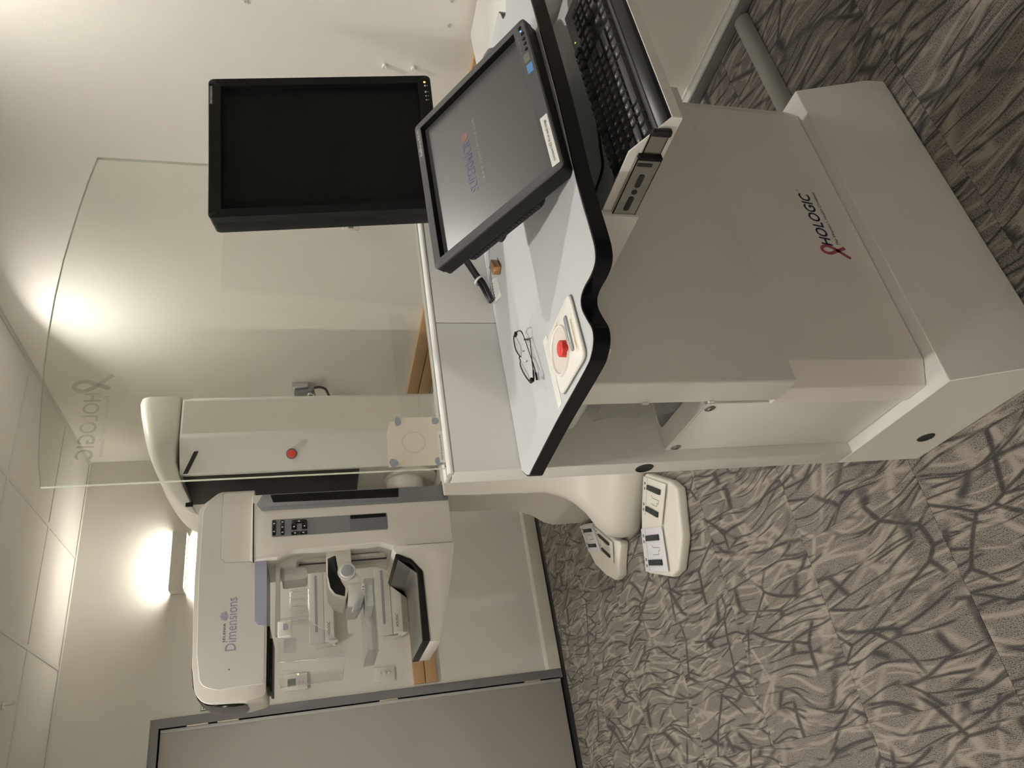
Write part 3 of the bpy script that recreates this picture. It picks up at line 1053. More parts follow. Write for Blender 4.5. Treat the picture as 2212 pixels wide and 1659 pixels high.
s1 = chan(0.650, 0.815, 0.8975, 0.9275, 0.0040, 'slide_inner', SX - .0001)
s2 = chan(0.695, 0.815, 0.8925, 0.9330, 0.0085, 'slide_outer', SX - .0001)
obj('slide_end_cap', pyz(fillet([(0.640, 0.8975), (0.653, 0.8960), (0.653, 0.9290), (0.643, 0.9275)], .004), SX - .0085, SX - .0002, 0.002), 'gloss_black', dr)
obj('slide_stop', box((SX - .0105, 0.690, 0.8935), (SX - .0002, 0.697, 0.932), 0.001), 'gantry_black', dr)
for y0, y1 in ((0.725, 0.752), (0.772, 0.803)):
    obj('slide_slot', pyz(rrect(y0, 0.9085, y1, 0.9180, 0.0045), SX - .0094, SX - .0087), 'black_gap', dr)
obj('slide_slot', lathe([(0.0, 0), (0.0048, 0), (0.0048, .0007), (0.0, .0007)], (SX - .0087, 0.762, 0.9130), -X, 16), 'black_gap', dr)
obj('slide_slot', box((SX - .0094, 0.703, 0.9050), (SX - .0087, 0.709, 0.930)), 'black_gap', dr)

# ------------------------------------------------------------------ keyboard
KX0, KX1, KY0, KY1 = 0.842, 1.318, 0.634, 0.790
KZ = 0.8912
kb = thing('keyboard', ((KX0 + KX1) / 2, (KY0 + KY1) / 2, KZ), 'black keyboard with white key legends in the pulled out drawer', 'keyboard')
KS = math.tan(math.radians(6.5))


def kz(y):
    return KZ + 0.0165 + (y - KY0 - 0.022) * KS


prof = [(KY0, KZ), (KY1, KZ), (KY1, kz(KY1) + .001), (KY0 + .024, kz(KY0 + .024)), (KY0 + .0215, kz(KY0 + .022)), (KY0 + 0.003, KZ + 0.009)]
obj('case', pyz(prof, KX0, KX1, 0.0022, 2), 'keyboard_black', kb)
sl_ = Vector((0, 1, KS)).normalized()
kn = Vector((0, -KS, 1)).normalized()
obj('front_strip', prism([(0.002, 0), (KX1 - KX0 - .002, 0), (KX1 - KX0 - .002, .007), (0.002, .007)], (KX0, KY0 + .0235, kz(KY0 + .0235) + .0002), X, sl_, kn, 0.0012, 0.0005, 1), 'keyboard_rest', kb)
U = 0.01905
kw_mesh = {}


def key_mesh(wu, hu=1.0):
    key = (wu, hu)
    if key in kw_mesh:
        return kw_mesh[key]
    b = bmesh.new()
    hx, hy = U * wu / 2 - 0.0008, U * hu / 2 - 0.0008
    tx, ty = hx - 0.0028, hy - 0.0030
    lo = [(-hx, -hy, 0), (hx, -hy, 0), (hx, hy, 0), (-hx, hy, 0)]
    hi = [(-tx, -ty - .0004, .0078), (tx, -ty - .0004, .0078), (tx, ty + .0006, .0082), (-tx, ty + .0006, .0082)]
    mid = [(-tx, 0, .0072), (tx, 0, .0072)]
    A = [b.verts.new(p) for p in lo]
    B = [b.verts.new(p) for p in hi]
    M_ = [b.verts.new(p) for p in mid]
    b.faces.new((A[0], A[1], B[1], B[0]))
    b.faces.new((A[2], A[3], B[3], B[2]))
    b.faces.new((A[1], A[2], B[2], M_[1], B[1]))
    b.faces.new((A[3], A[0], B[0], M_[0], B[3]))
    b.faces.new((B[0], B[1], M_[1], M_[0]))
    b.faces.new((M_[0], M_[1], B[2], B[3]))
    bmesh.ops.recalc_face_normals(b, faces=b.faces)
    rot = Matrix((X, sl_, kn)).transposed().to_4x4()
    bmesh.ops.transform(b, matrix=rot, verts=b.verts)
    me = bpy.data.meshes.new('key')
    b.to_mesh(me)
    b.free()
    me.materials.append(MATS['key_black'])
    kw_mesh[key] = me
    return me


KLX = KX0 + 0.010                 # left edge of the key block
KBY = KY0 + 0.034                 # front edge of the bottom key row (along the slope)
legends = []


def put_key(xu, row, wu, leg='', hu=1.0, gap=0.0):
    cx = KLX + (xu + wu / 2) * U
    cy = KBY + (row + hu / 2) * U * 0.985 + gap
    o = bpy.data.objects.new('key', key_mesh(wu, hu))
    C.objects.link(o)
    attach(o, kb, (cx, cy, kz(cy) - 0.0008))
    if leg:
        legends.append((leg, cx, cy, wu, hu))


def row(xu, rowi, items):
    for it in items:
        if isinstance(it, tuple):
            put_key(xu, rowi, it[1], it[0])
            xu += it[1]
        else:
            put_key(xu, rowi, 1, it)
            xu += 1


row(0, 0, [('Ctrl', 1.25), ('*', 1.25), ('Alt', 1.25), ('', 6.25), ('Alt', 1.25), ('*', 1.25), ('=', 1.25), ('Ctrl', 1.25)])
row(0, 1, [('Shift', 2.25)] + list('ZXCVBNM,./') + [('Shift', 2.75)])
row(0, 2, [('Caps', 1.75)] + list("ASDFGHJKL;'") + [('Enter', 2.25)])
row(0, 3, [('Tab', 1.5)] + list('QWERTYUIOP[]') + [('\\', 1.5)])
row(0, 4, list('`1234567890-=') + [('Bksp', 2)])
FG = 0.0065
put_key(0, 5, 1, 'Esc', gap=FG)
for g, x0 in enumerate((2, 6.5, 11)):
    for q in range(4):
        put_key(x0 + q, 5, 1, 'F%d' % (g * 4 + q + 1), gap=FG)
NX = 15.35
for q, s in enumerate(('Prt', 'Scr', 'Brk')):
    put_key(NX + q, 5, 1, s, gap=FG)
for q, s in enumerate(('Ins', 'Hm', 'Up')):
    put_key(NX + q, 4, 1, s)
for q, s in enumerate(('Del', 'End', 'Dn')):
    put_key(NX + q, 3, 1, s)
put_key(NX + 1, 1, 1, '^')
for q, s in enumerate('<v>'):
    put_key(NX + q, 0, 1, s)
PX = 18.70
for r, line in enumerate(('0', '123', '456', '789', 'N/*')):
    if r == 0:
        put_key(PX, 0, 2, '0')
        put_key(PX + 2, 0, 1, '.')
    else:
        for q, s in enumerate(line):
            put_key(PX + q, r, 1, s)
put_key(PX + 3, 4, 1, '-')
put_key(PX + 3, 2, 1, '+', hu=2)
put_key(PX + 3, 0, 1, '=', hu=2)


def merged_text(name, items, m, parent):
    """many short legends as one printed layer: (string, centre, ux, uy, height)"""
    bm = bmesh.new()
    cache = {}
    for s, c, ux, uy, h in items:
        if s not in cache:
            cu = bpy.data.curves.new('t', 'FONT')
            cu.body = s
            cu.size = 1
            cu.resolution_u = 2
            to = bpy.data.objects.new('t', cu)
            C.objects.link(to)
            dg = bpy.context.evaluated_depsgraph_get()
            dg.update()
            me = bpy.data.meshes.new_from_object(to.evaluated_get(dg))
            bpy.data.objects.remove(to)
            bpy.data.curves.remove(cu)
            me.update()
            vs = [tuple(v.co) for v in me.vertices]
            fs = [tuple(p.vertices) for p in me.polygons]
            bpy.data.meshes.remove(me)
            cache[s] = (vs, fs)
        vs, fs = cache[s]
        if not vs:
            continue
        mx_ = (min(v[0] for v in vs) + max(v[0] for v in vs)) / 2
        n = Vector(ux).cross(Vector(uy)).normalized()
        V = [bm.verts.new(Vector(c) + Vector(ux) * (v[0] - mx_) * h + Vector(uy) * (v[1] - 0.34) * h + n * 0.0002) for v in vs]
        for f in fs:
            try:
                bm.faces.new([V[i] for i in f])
            except ValueError:
                pass
    o = obj(name, bm, m, parent)
    return o


items = []
for s, cx, cy, wu, hu in legends:
    off = -0.0035 if len(s) == 1 else 0
    h = 0.0082 if len(s) == 1 else 0.0052
    px_ = cx - (wu * U / 2 - 0.0075 if len(s) == 1 or wu > 1 else 0) * (1 if wu > 1.1 else 0.35)
    py = cy + 0.0022
    items.append((s, Vector((px_, py, kz(py) - 0.0008)) + kn * 0.0080, X, sl_, h))
lg = merged_text('key_legends', items, 'icon_white', kb)
lg['kind'] = 'stuff'
obj('status_led', lathe([(0.0, 0.0012), (0.0016, 0.0010), (0.002, 0.0)], (KLX + 19.7 * U, KY1 - .010, kz(KY1 - .010)), kn, 10), 'led_green', kb)
for q in range(2):
    obj('status_mark', lathe([(0.0, 0.0008), (0.0014, 0.0006), (0.0016, 0.0)], (KLX + (20.5 + .8 * q) * U, KY1 - .010, kz(KY1 - .010)), kn, 8), 'keyboard_rest', kb)
kc = obj('keyboard_cable', tube([(1.085, 0.789, 0.906), (1.080, 0.815, 0.902), (1.055, 0.835, 0.896), (1.020, 0.850, 0.8945), (0.985, 0.862, 0.8945), (0.975, 0.90, 0.8945), (0.975, 0.95, 0.8945)], 0.0026, 8), 'cable_black')
tag(kc, 'thin black keyboard cable lying in the drawer behind the keys', 'cable')

# ------------------------------------------------------------------ front monitor, tilted far back on its arm
MA, MB_, MC, MD = Vector((1.197, 0.985, 1.209)), Vector((1.203, 0.723, 1.045)), Vector((0.842, 0.733, 1.038)), Vector((0.836, 0.994, 1.202))
mu = ((MB_ - MC) + (MA - MD)).normalized()                  # right along the screen
mv0 = ((MA - MB_) + (MD - MC))
mn = mu.cross(mv0).normalized()                             # out of the screen
mv = mn.cross(mu).normalized()                              # up along the screen
mo = (MA + MB_ + MC + MD) / 4
MW, MH = 0.361, 0.3085


def mpt(a, b_, c_=0.0):
    return mo + mu * a + mv * b_ + mn * c_


fm = thing('desk_monitor', tuple(mpt(0, 0, -.1)), 'dark grey desk monitor tilted far back over the keyboard, with a white label', 'monitor')
hw, hh = MW / 2, MH / 2
lb, rb, tb, bb2 = 0.016, 0.016, 0.0175, 0.028
outer = rrect(-hw, -hh, hw, hh, 0.010, 4)


def frame_mesh(outer_rect, inner_rect, d0, d1, r, O, U_, V_, N_):
    """rectangular picture-frame body: outer rounded rectangle with a sunk rectangular opening"""
    bm = bmesh.new()
    (ax, ay, bx, by), (ix, iy, jx, jy) = outer_rect, inner_rect
    seg = 5
    rings = []

    def rr(x0, y0, x1, y1, rad):
        out = []
        for cx, cy, a0 in ((x1 - rad, y1 - rad, 0), (x0 + rad, y1 - rad, PI / 2), (x0 + rad, y0 + rad, PI), (x1 - rad, y0 + rad, 1.5 * PI)):
            for q in range(seg + 1):
                a = a0 + PI / 2 * q / seg
                out.append((cx + rad * math.cos(a), cy + rad * math.sin(a)))
        return out
    b_ = 0.0018
    specs = [(rr(ax, ay, bx, by, r), d0), (rr(ax, ay, bx, by, r), d1 - b_), (rr(ax + b_, ay + b_, bx - b_, by - b_, r), d1),
             (rr(ix, iy, jx, jy, 0.0012), d1), (rr(ix, iy, jx, jy, 0.0010), d1 - 0.0012)]
    R = [[bm.verts.new(O + U_ * p[0] + V_ * p[1] + N_ * d) for p in pts] for pts, d in specs]
    n = len(R[0])
    for A, B in zip(R[:-1], R[1:]):
        for j in range(n):
            bm.faces.new((A[j], A[(j + 1) % n], B[(j + 1) % n], B[j]))
    return bm


def reveal_mesh(ix, iy, jx, jy, d0, d1, O, U_, V_, N_):
    """four black inner walls between the bezel and the sunk screen"""
    t = 0.0015
    b = None
    for x0, y0, x1, y1 in ((ix - t, iy - t, ix, jy + t), (jx, iy - t, jx + t, jy + t), (ix, iy - t, jx, iy), (ix, jy, jx, jy + t)):
        b = prism([(x0, y0), (x1, y0), (x1, y1), (x0, y1)], O + N_ * d0, U_, V_, N_, d1 - d0, bm=b)
    return b


obj('bezel', frame_mesh((-hw, -hh, hw, hh), (-hw + lb, -hh + bb2, hw - rb, hh - tb), -0.0035, 0.0, 0.008, mo, mu, mv, mn), 'monitor_bezel', fm, angle=40)
obj('side_frame', frame_mesh((-hw, -hh, hw, hh), (-hw + lb - .002, -hh + bb2 - .002, hw - rb + .002, hh - tb + .002), -0.019, -0.0036, 0.008, mo, mu, mv, mn), 'monitor_black', fm, angle=40)
obj('reveal', reveal_mesh(-hw + lb, -hh + bb2, hw - rb, hh - tb, -0.0170, -0.0013, mo, mu, mv, mn), 'gantry_black', fm)
bk = prism(rrect(-hw + .0015, -hh + .0015, hw - .0015, hh - .0015, 0.008), mpt(0, 0, -0.034), mu, mv, mn, 0.0160, 0.002)
obj('back_shell', bk, 'monitor_black', fm)
hump = prism(rrect(-hw + .004, -hh + .075, hw - .004, hh - .045, 0.02), mpt(0, 0, -0.050), mu, mv, mn, 0.0155, 0.006)
hp = obj('rear_hump', hump, 'monitor_black', fm)
for sd in (-1, 1):
    for q in range(22):
        v0 = -hh + .087 + q * 0.0076
        sb = prism([(0, 0), (0.0012, 0), (0.0012, 0.0036), (0, 0.0036)], mpt(sd * (hw - .0045) + (-.0006 if sd < 0 else -.0006), v0, -0.046), mu, mv, mn, 0.009)
        obj('vent_slot', sb, 'black_gap', hp)
sc_o = prism([(-hw + lb + .0002, -hh + bb2 + .0002), (hw - rb - .0002, -hh + bb2 + .0002), (hw - rb - .0002, hh - tb - .0002), (-hw + lb + .0002, hh - tb - .0002)], mpt(0, 0, -0.0168), mu, mv, mn, 0.0043)
scr = obj('screen', sc_o, 'screen_grey', fm)
SZ = -0.0124
text('screen_lettering', 'SUPERMICR', mpt(-0.078, 0.030, SZ), mu, mv, 0.125, 0.020, 'screen_blue', scr, shear=0.25, bold=0.02)
obj('screen_emblem', prism([(0.010 * math.cos(a), 0.0095 * math.sin(a)) for a in [2 * PI * q / 20 for q in range(20)]], mpt(0.060, 0.0405, SZ + .0001), mu, mv, mn, 0.0002), 'screen_red', scr)
text('screen_lettering', 'www.supermicro.com', mpt(-0.068, 0.008, SZ), mu, mv, 0.150, 0.0085, 'screen_text', scr, spacing=1.45)
# label, stickers, buttons and lights on the lower bezel
lbq = obj('label_strip', prism([(-hw + .010, -hh + .0045), (-hw + .118, -hh + .0045), (-hw + .118, -hh + .0200), (-hw + .010, -hh + .0200)], mpt(0, 0, 0.0001), mu, mv, mn, 0.0004), 'paper', fm)
text('lettering', 'comment NO AI on each image', mpt(-hw + .018, -hh + .0085, 0.0005), mu, mv, 0.090, 0.0068, 'dark_text', lbq)
obj('sticker', prism(rrect(hw - .135, -hh + .006, hw - .113, -hh + .019, .001), mpt(0, 0, 0.0001), mu, mv, mn, 0.0003), 'sticker_blue', fm)
obj('sticker', prism(rrect(hw - .107, -hh + .007, hw - .086, -hh + .020, .001), mpt(0, 0, 0.0001), mu, mv, mn, 0.0003), 'sticker_olive', fm)
for q, du in enumerate((0.018, 0.036, 0.050, 0.063, 0.077)):
    r = 0.0046 if q == 0 else 0.0036
    obj('button', lathe([(0.0, 0.0018), (r * .7, 0.0017), (r, 0.0008), (r, -0.0005)], mpt(hw - du, -hh + .010 if q else -hh + .0135, 0.0), mn, 14), 'gloss_black', fm)
obj('power_light', lathe([(0.0, 0.0008), (0.0016, 0.0006), (0.0018, 0.0)], mpt(hw - .0275, -hh + .0125, 0.0), mn, 10), 'led_blue', fm)
text('lettering', 'RadiForce MX191', mpt(hw - .088, hh - .0130, 0.0), mu, mv, 0.072, 0.0072, 'gantry_grey_white', fm, thick=0.0002)
for q in range(4):
    obj('bezel_mark', prism(rrect(hw - .040 - .0135 * q, -hh + .0205, hw - .034 - .0135 * q, -hh + .0225, .0003), mpt(0, 0, 0.0001), mu, mv, mn, 0.0002), 'gantry_mid_grey', fm)
# stand: round foot on the desk and a short neck
obj('stand_neck', tube([mpt(0.06, 0.06, -0.046), mpt(0.06, 0.10, -0.085), (1.085, 1.09, 1.030)], 0.020, 14), 'monitor_black', fm)
obj('stand_foot', lathe([(0.0, 0.016), (0.055, 0.014), (0.085, 0.007), (0.088, 0.0005), (0.0, 0.0005)], (1.115, 1.085, DZ), Z, 40), 'monitor_black', fm)
kn_ = obj('arm_knob', lathe([(0.0, 0.034), (0.020, 0.032), (0.032, 0.024), (0.037, 0.010), (0.038, 0.0005), (0.0, 0.0005)], (1.372, 0.945, DZ), Z, 28), 'gantry_dark_grey')
tag(kn_, 'round dark grey knob on the desk behind the tilted monitor corner', 'knob')

# ------------------------------------------------------------------ rear portrait monitor
kf = 0.35 / 0.1883411
RA, RB, RC, RD = Vector((1.475, 1.112, 1.622)), Vector((1.457, 1.051, 1.143)), Vector((1.115, 1.125, 1.135)), Vector((1.133, 1.186, 1.614))
ru = ((RB - RC) + (RA - RD)).normalized()
rv0 = ((RA - RB) + (RD - RC))
rn = ru.cross(rv0).normalized()
rv = rn.cross(ru).normalized()
ro = (RA + RB + RC + RD) / 4
RW, RH = 0.350, 0.483


def rpt(a, b_, c_=0.0):
    return ro + ru * a + rv * b_ + rn * c_


rm = thing('portrait_monitor', tuple(rpt(0, -RH / 2, -.04)), 'black upright portrait monitor with dark screen behind the tilted desk monitor', 'monitor')
hw, hh = RW / 2, RH / 2
obj('bezel', frame_mesh((-hw, -hh, hw, hh), (-hw + .021, -hh + .030, hw - .021, hh - .0265), -0.019, 0.0, 0.012, ro, ru, rv, rn), 'monitor_black', rm, angle=40)
obj('reveal', reveal_mesh(-hw + .021, -hh + .030, hw - .021, hh - .0265, -0.0180, -0.0013, ro, ru, rv, rn), 'gantry_black', rm)
obj('back_shell', prism(rrect(-hw, -hh, hw, hh, 0.014), rpt(0, 0, -0.062), ru, rv, rn, 0.0425, 0.006), 'monitor_black', rm)
obj('seam', prism(rrect(-hw + .0004, -hh + .0004, hw - .0004, hh - .0004, 0.012), rpt(0, 0, -0.0196), ru, rv, rn, 0.0007), 'black_gap', rm)
obj('screen', prism([(-hw + .0212, -hh + .0302), (hw - .0212, -hh + .0302), (hw - .0212, hh - .0267), (-hw + .0212, hh - .0267)], rpt(0, 0, -0.0178), ru, rv, rn, 0.0045), 'screen_dark', rm)
obj('status_light', lathe([(0.0, 0.0008), (0.002, 0.0006), (0.0024, 0.0)], rpt(hw - .020, -hh + .014, 0), rn, 12), 'led_orange', rm)
for q, du in enumerate((0.030, 0.047, 0.058, 0.069)):
    obj('icon', lathe([(0.0, 0.0004), (0.0022 if q < 2 else .0016, 0.0004), (0.0022 if q < 2 else .0016, 0.0)], rpt(hw - du, -hh + .0135, 0), rn, 10), 'icon_white', rm)
    obj('icon', lathe([(0.0, 0.0004), (0.0009, 0.0004), (0.0009, 0.0)], rpt(hw - du, -hh + .0085, 0), rn, 8), 'icon_white', rm)
pt = obj('name_plate', prism(rrect(hw - .068, hh - .0095, hw - .020, hh - .003, .0006), rpt(0, 0, 0.0001), ru, rv, rn, 0.0003), 'monitor_bezel', rm)
text('lettering', 'digital imaging panels', rpt(hw - .066, hh - .0082, 0.0004), ru, rv, 0.044, 0.0036, 'icon_white', pt, thick=0.0001)
obj('post', box((1.255, 1.165, DZ + .013), (1.325, 1.215, 1.40), 0.006), 'monitor_black', rm)
obj('foot', box((1.215, 1.130, DZ + .0004), (1.365, 1.262, DZ + .0125), 0.005), 'monitor_black', rm)

# ------------------------------------------------------------------ cables, memory stick, glasses on the desk
cbm = thing('monitor_cables', (1.04, 1.255, DZ), 'pair of black cables with a white tie hanging behind the tilted monitor', 'cable')
obj('cable', tube([(1.092, 1.19, 1.120), (1.090, 1.235, 1.085), (1.082, 1.258, 1.066), (1.060, 1.266, 1.052), (1.036, 1.270, 1.040), (1.008, 1.272, 1.030), (0.985, 1.268, 1.0238)], 0.0052, 10), 'cable_black', cbm)
obj('cable', tube([(1.080, 1.18, 1.112), (1.078, 1.226, 1.078), (1.069, 1.245, 1.062), (1.050, 1.252, 1.050), (1.028, 1.256, 1.036), (1.000, 1.258, 1.028), (0.980, 1.256, 1.0238)], 0.0052, 10), 'cable_black', cbm)
obj('cable_tie', lathe([(0.0125, -0.0022), (0.0150, -0.0022), (0.0150, 0.0022), (0.0125, 0.0022)], (1.040, 1.262, 1.0415), Vector((0.86, 0.12, 0.42)), 18), 'plastic_white', cbm)

us = thing('memory_stick', (1.016, 1.186, DZ), 'small copper coloured memory stick standing on the paper label by the cables', 'memory stick')
UM = Matrix.Translation((1.016, 1.186, DZ + .0007)) @ Matrix.Rotation(math.radians(24), 4, 'Z')
b_ = box((-0.0185, -0.010, 0), (0.0185, 0.010, 0.017), 0.0022, 2)
bmesh.ops.transform(b_, matrix=UM, verts=b_.verts)
obj('body', b_, 'copper', us)
b_ = box((0.0186, -0.007, 0.003), (0.0192, 0.007, 0.014), 0.0002, 1)
bmesh.ops.transform(b_, matrix=UM, verts=b_.verts)
obj('end_face', b_, 'gantry_dark_grey', us)
b_ = box((0.012, 0.0065, 0.0171), (0.016, 0.0085, 0.0178), 0.0002, 1)
bmesh.ops.transform(b_, matrix=UM, verts=b_.verts)
obj('clip_hole', b_, 'gantry_black', us)

# spectacles, folded, lying with the lenses up
gs = thing('eyeglasses', (0.725, 1.10, DZ), 'pair of thin metal framed spectacles lying on the grey desktop', 'eyeglasses')
LENS = [[(.777, 1.104, 1.040), (.758, 1.091, 1.047), (.738, 1.089, 1.048), (.724, 1.086, 1.046), (.719, 1.090, 1.040), (.735, 1.102, 1.034), (.752, 1.105, 1.031), (.768, 1.107, 1.034)],
        [(.709, 1.090, 1.042), (.694, 1.079, 1.048), (.676, 1.072, 1.048), (.660, 1.066, 1.046), (.652, 1.067, 1.041), (.664, 1.080, 1.035), (.681, 1.094, 1.031), (.700, 1.100, 1.034)]]
for ln in LENS:
    cl3 = [Vector(p) for p in ln]
    full = []
    nL = len(cl3)
    for i in range(nL):
        a_, b1_, c_, d_ = cl3[i - 1], cl3[i], cl3[(i + 1) % nL], cl3[(i + 2) % nL]
        for q in range(4):
            t0 = q / 4
            full.append(0.5 * ((2 * b1_) + (c_ - a_) * t0 + (2 * a_ - 5 * b1_ + 4 * c_ - d_) * t0 * t0 + (3 * b1_ - a_ - 3 * c_ + d_) * t0 ** 3))
    obj('brow_rim', tube(full[:17], 0.0013, 6, smooth=False), 'frame_brown', gs)
    obj('thin_rim', tube(full[16:] + full[:1], 0.0004, 5, smooth=False), 'frame_brown', gs)
    lm = bmesh.new()
    cc_ = sum(full, Vector()) / len(full)
    cv = lm.verts.new(cc_)
    rv_ = [lm.verts.new(p) for p in full]
    for i in range(len(rv_)):
        lm.faces.new((cv, rv_[i], rv_[(i + 1) % len(rv_)]))
    obj('lens', lm, 'lens_clear', gs)
obj('bridge', tube([(.719, 1.090, 1.041), (.715, 1.086, 1.045), (.709, 1.090, 1.042)], 0.0011, 6), 'frame_brown', gs)
for pd in ((.727, 1.083, 1.036), (.704, 1.082, 1.034)):
    obj('nose_pad', lathe([(0.0, 0.0014), (0.0032, 0.0012), (0.0042, 0.0), (0.0032, -0.0012), (0.0, -0.0014)], pd, Vector((.7, -.6, .3)), 12), 'chrome', gs)
obj('temple', tube([(.777, 1.104, 1.040), (.771, 1.082, 1.040), (.759, 1.066, 1.038), (.740, 1.073, 1.031), (.719, 1.080, 1.0255), (.691, 1.075, 1.0240), (.673, 1.079, 1.0215), (.664, 1.084, 1.0200)], [0.0016, 0.0012, 0.0009, 0.0008, 0.0010, 0.0022, 0.0024], 6), 'gloss_black', gs)
obj('temple', tube([(.652, 1.067, 1.041), (.643, 1.052, 1.039), (.660, 1.054, 1.035), (.690, 1.060, 1.031), (.720, 1.066, 1.0265), (.745, 1.072, 1.0225), (.757, 1.088, 1.0215), (.769, 1.106, 1.0205)], [0.0022, 0.0020, 0.0012, 0.0009, 0.0010, 0.0022, 0.0024], 6), 'gloss_black', gs)
for p in ((.774, 1.096, 1.040), (.648, 1.059, 1.040)):
    obj('hinge_block', box((p[0] - .0035, p[1] - .005, p[2] - .0025), (p[0] + .0035, p[1] + .005, p[2] + .0025), 0.0008), 'gloss_black', gs)

# paper sign taped to the shield
sg = thing('shield_sign', (0.657, GY0 - .002, 1.164), 'square beige paper held by four blue tack blobs to the lower corner of the shield', 'sign')
sp_ = fillet([(0.603, 1.166), (0.711, 1.164), (0.711, 1.240), (0.700, 1.268), (0.675, 1.274), (0.603, 1.275)], [.001, .003, .012, .012, .008, .002], 4)
shb = bmesh.new()
shb.faces.new([shb.verts.new((p[0], GY0 - .0012, p[1])) for p in sp_])
obj('sheet', shb, 'paper_beige', sg)
for cx, cz, rx, rz in ((0.702, 1.250, .010, .007), (0.701, 1.1745, .008, .008), (0.611, 1.264, .009, .009), (0.610, 1.176, .009, .008)):
    bl = [(cx + rx * math.cos(a) * (1 + .12 * math.sin(3 * a)), cz + rz * math.sin(a) * (1 + .1 * math.cos(2 * a + cx * 90))) for a in [2 * PI * q / 22 for q in range(22)]]
    obj('tack_blob', pxz(bl, GY0 - .0024, GY0 - .0017, 0.0002, 1), 'tack_blue', sg)
obj('emblem', lathe([(0.0215, 0.0), (0.0235, 0.0), (0.0235, 0.0002), (0.0215, 0.0002)], (0.655, GY0 - .0014, 1.222), -Y, 36), 'ring_beige', sg)
lb_ = obj('caption', box((0.6075, GY0 - .0032, 1.163), (0.677, GY0 - .0026, 1.1745)), 'paper', sg)
text('lettering', '0.5mm Pb equiv to xrays to 35kV', (0.613, GY0 - .0032, 1.1665), X, Z, 0.056, 0.0042, 'dark_text', lb_)

# plastic bag in the open bay of the cabinet
bg = bmesh.new()
pts = [(0.640, 1.125, 0.880), (0.632, 1.170, 0.885), (0.650, 1.215, 0.878), (0.700, 1.240, 0.880), (0.760, 1.190, 0.882), (0.72, 1.12, 0.884)]
lv = [(1.0, 0.0), (0.92, -0.05), (1.05, -0.10), (1.0, -0.15), (0.8, -0.180)]
rings = []
cc = Vector((0.695, 1.175, 0))
for s_, dz_ in lv:
    rg = []
    for p in pts:
        q = Vector(p)
        j = Vector((random.uniform(-.006, .006), random.uniform(-.006, .006), random.uniform(-.004, .004)))
        rg.append(cc + (Vector((q.x, q.y, 0)) - cc) * s_ + Z * (q.z + dz_) + j)
    rings.append(rg)
bo = obj('plastic_bag', loft(rings, cap=False), 'bag_film')
tag(bo, 'crumpled clear plastic bag in the open side bay of the workstation', 'bag')

# ------------------------------------------------------------------ mammography machine
GC = 3.27                                                     # its plane of symmetry
gm = thing('mammography_machine', (1.45, GC, 0), 'cream mammography machine with C-arm, tube head and clear face shield near the corner', 'mammography machine')


def psec(x, half, z0, z1, r0_, r1_, seg=5):
    """rounded rectangle ring in the y-z plane at x"""
    pts = fillet([(GC - half, z0), (GC + half, z0), (GC + half, z1), (GC - half, z1)], [r0_, r0_, r1_, r1_], seg)
    return [(x, p[0], p[1]) for p in pts]


# column: light shell, dark grey front recess
colp = fillet([(1.800, GC - .24), (1.800, GC + .24), (1.590, GC + .24), (1.450, GC + .17), (1.450, GC - .17), (1.590, GC - .24)], [.03, .03, .04, .01, .01, .04], 5)
obj('column', pxy(colp, 0.17, 1.962, 0.003), 'gantry_grey_white', gm)
obj('column_panel', box((1.612, GC - .2412, 0.55), (1.775, GC - .2402, 1.955), 0.0004, 1), 'gantry_cream', gm)
obj('column_recess', box((1.4445, GC - .150, 1.205), (1.4495, GC + .150, 1.95)), 'gantry_black', gm)
# swept cap reaching over the front
secs = [(1.800, .240, 1.966, 2.135), (1.780, .241, 1.966, 2.139), (1.72, .241, 1.966, 2.130), (1.66, .241, 1.966, 2.117), (1.60, .240, 1.968, 2.102), (1.55, .226, 1.975, 2.088), (1.50, .205, 1.975, 2.070), (1.45, .185, 1.962, 2.044),
        (1.40, .160, 1.945, 2.016), (1.36, .143, 1.925, 1.990), (1.325, .130, 1.908, 1.962), (1.300, .122, 1.895, 1.930), (1.288, .118, 1.888, 1.908)]
obj('column_cap', loft([psec(x, h, a, b, min(.012, (b - a) * .2), min(.05, (b - a) * .42), 5) for x, h, a, b in secs]), 'gantry_cream', gm, angle=50)
obj('sensor_strip', box((1.318, GC - .134, 1.905), (1.338, GC - .128, 1.935), 0.001), 'gantry_black', gm)
obj('sensor_strip', prism([(0, 0), (0.095, -.045), (0.095, -.027), (0, .018)], (1.452, GC - .1725, 1.93), Vector((.89, -.45, 0)), Z, Vector((-.45, -.89, 0)), 0.0012), 'gantry_black', gm)
obj('stop_knob', lathe([(0.0, 0.026), (0.016, 0.024), (0.018, 0.018), (0.014, 0.012), (0.012, 0.0)], (1.512, GC - .206, 1.500), Vector((-.45, -.89, 0)), 20), 'red', gm)
obj('knob_collar', lathe([(0.012, 0.004), (0.022, 0.004), (0.024, 0.0)], (1.5125, GC - .205, 1.500), Vector((-.45, -.89, 0)), 20), 'gantry_dark_grey', gm)
# flared foot: the near lobe sweeps out of the column into a rounded nose on the carpet
def plan(xm, yn, z):
    xs_ = min(xm + .225, 1.40)
    pts = fillet([(1.80, 3.50), (1.80, yn), (xs_, yn), (xm, 2.90 + (yn - 2.62) * .35), (xm + .012, 2.985 + (yn - 2.62) * .2), (max(xm + .10, 1.235), 3.07 + max(0, .3 - z) * .05), (max(xm + .10, 1.245), 3.50)],
                 [.03, .03, .16, .07, .06, .05, .03], 7)
    return [(p[0], p[1], z) for p in pts]


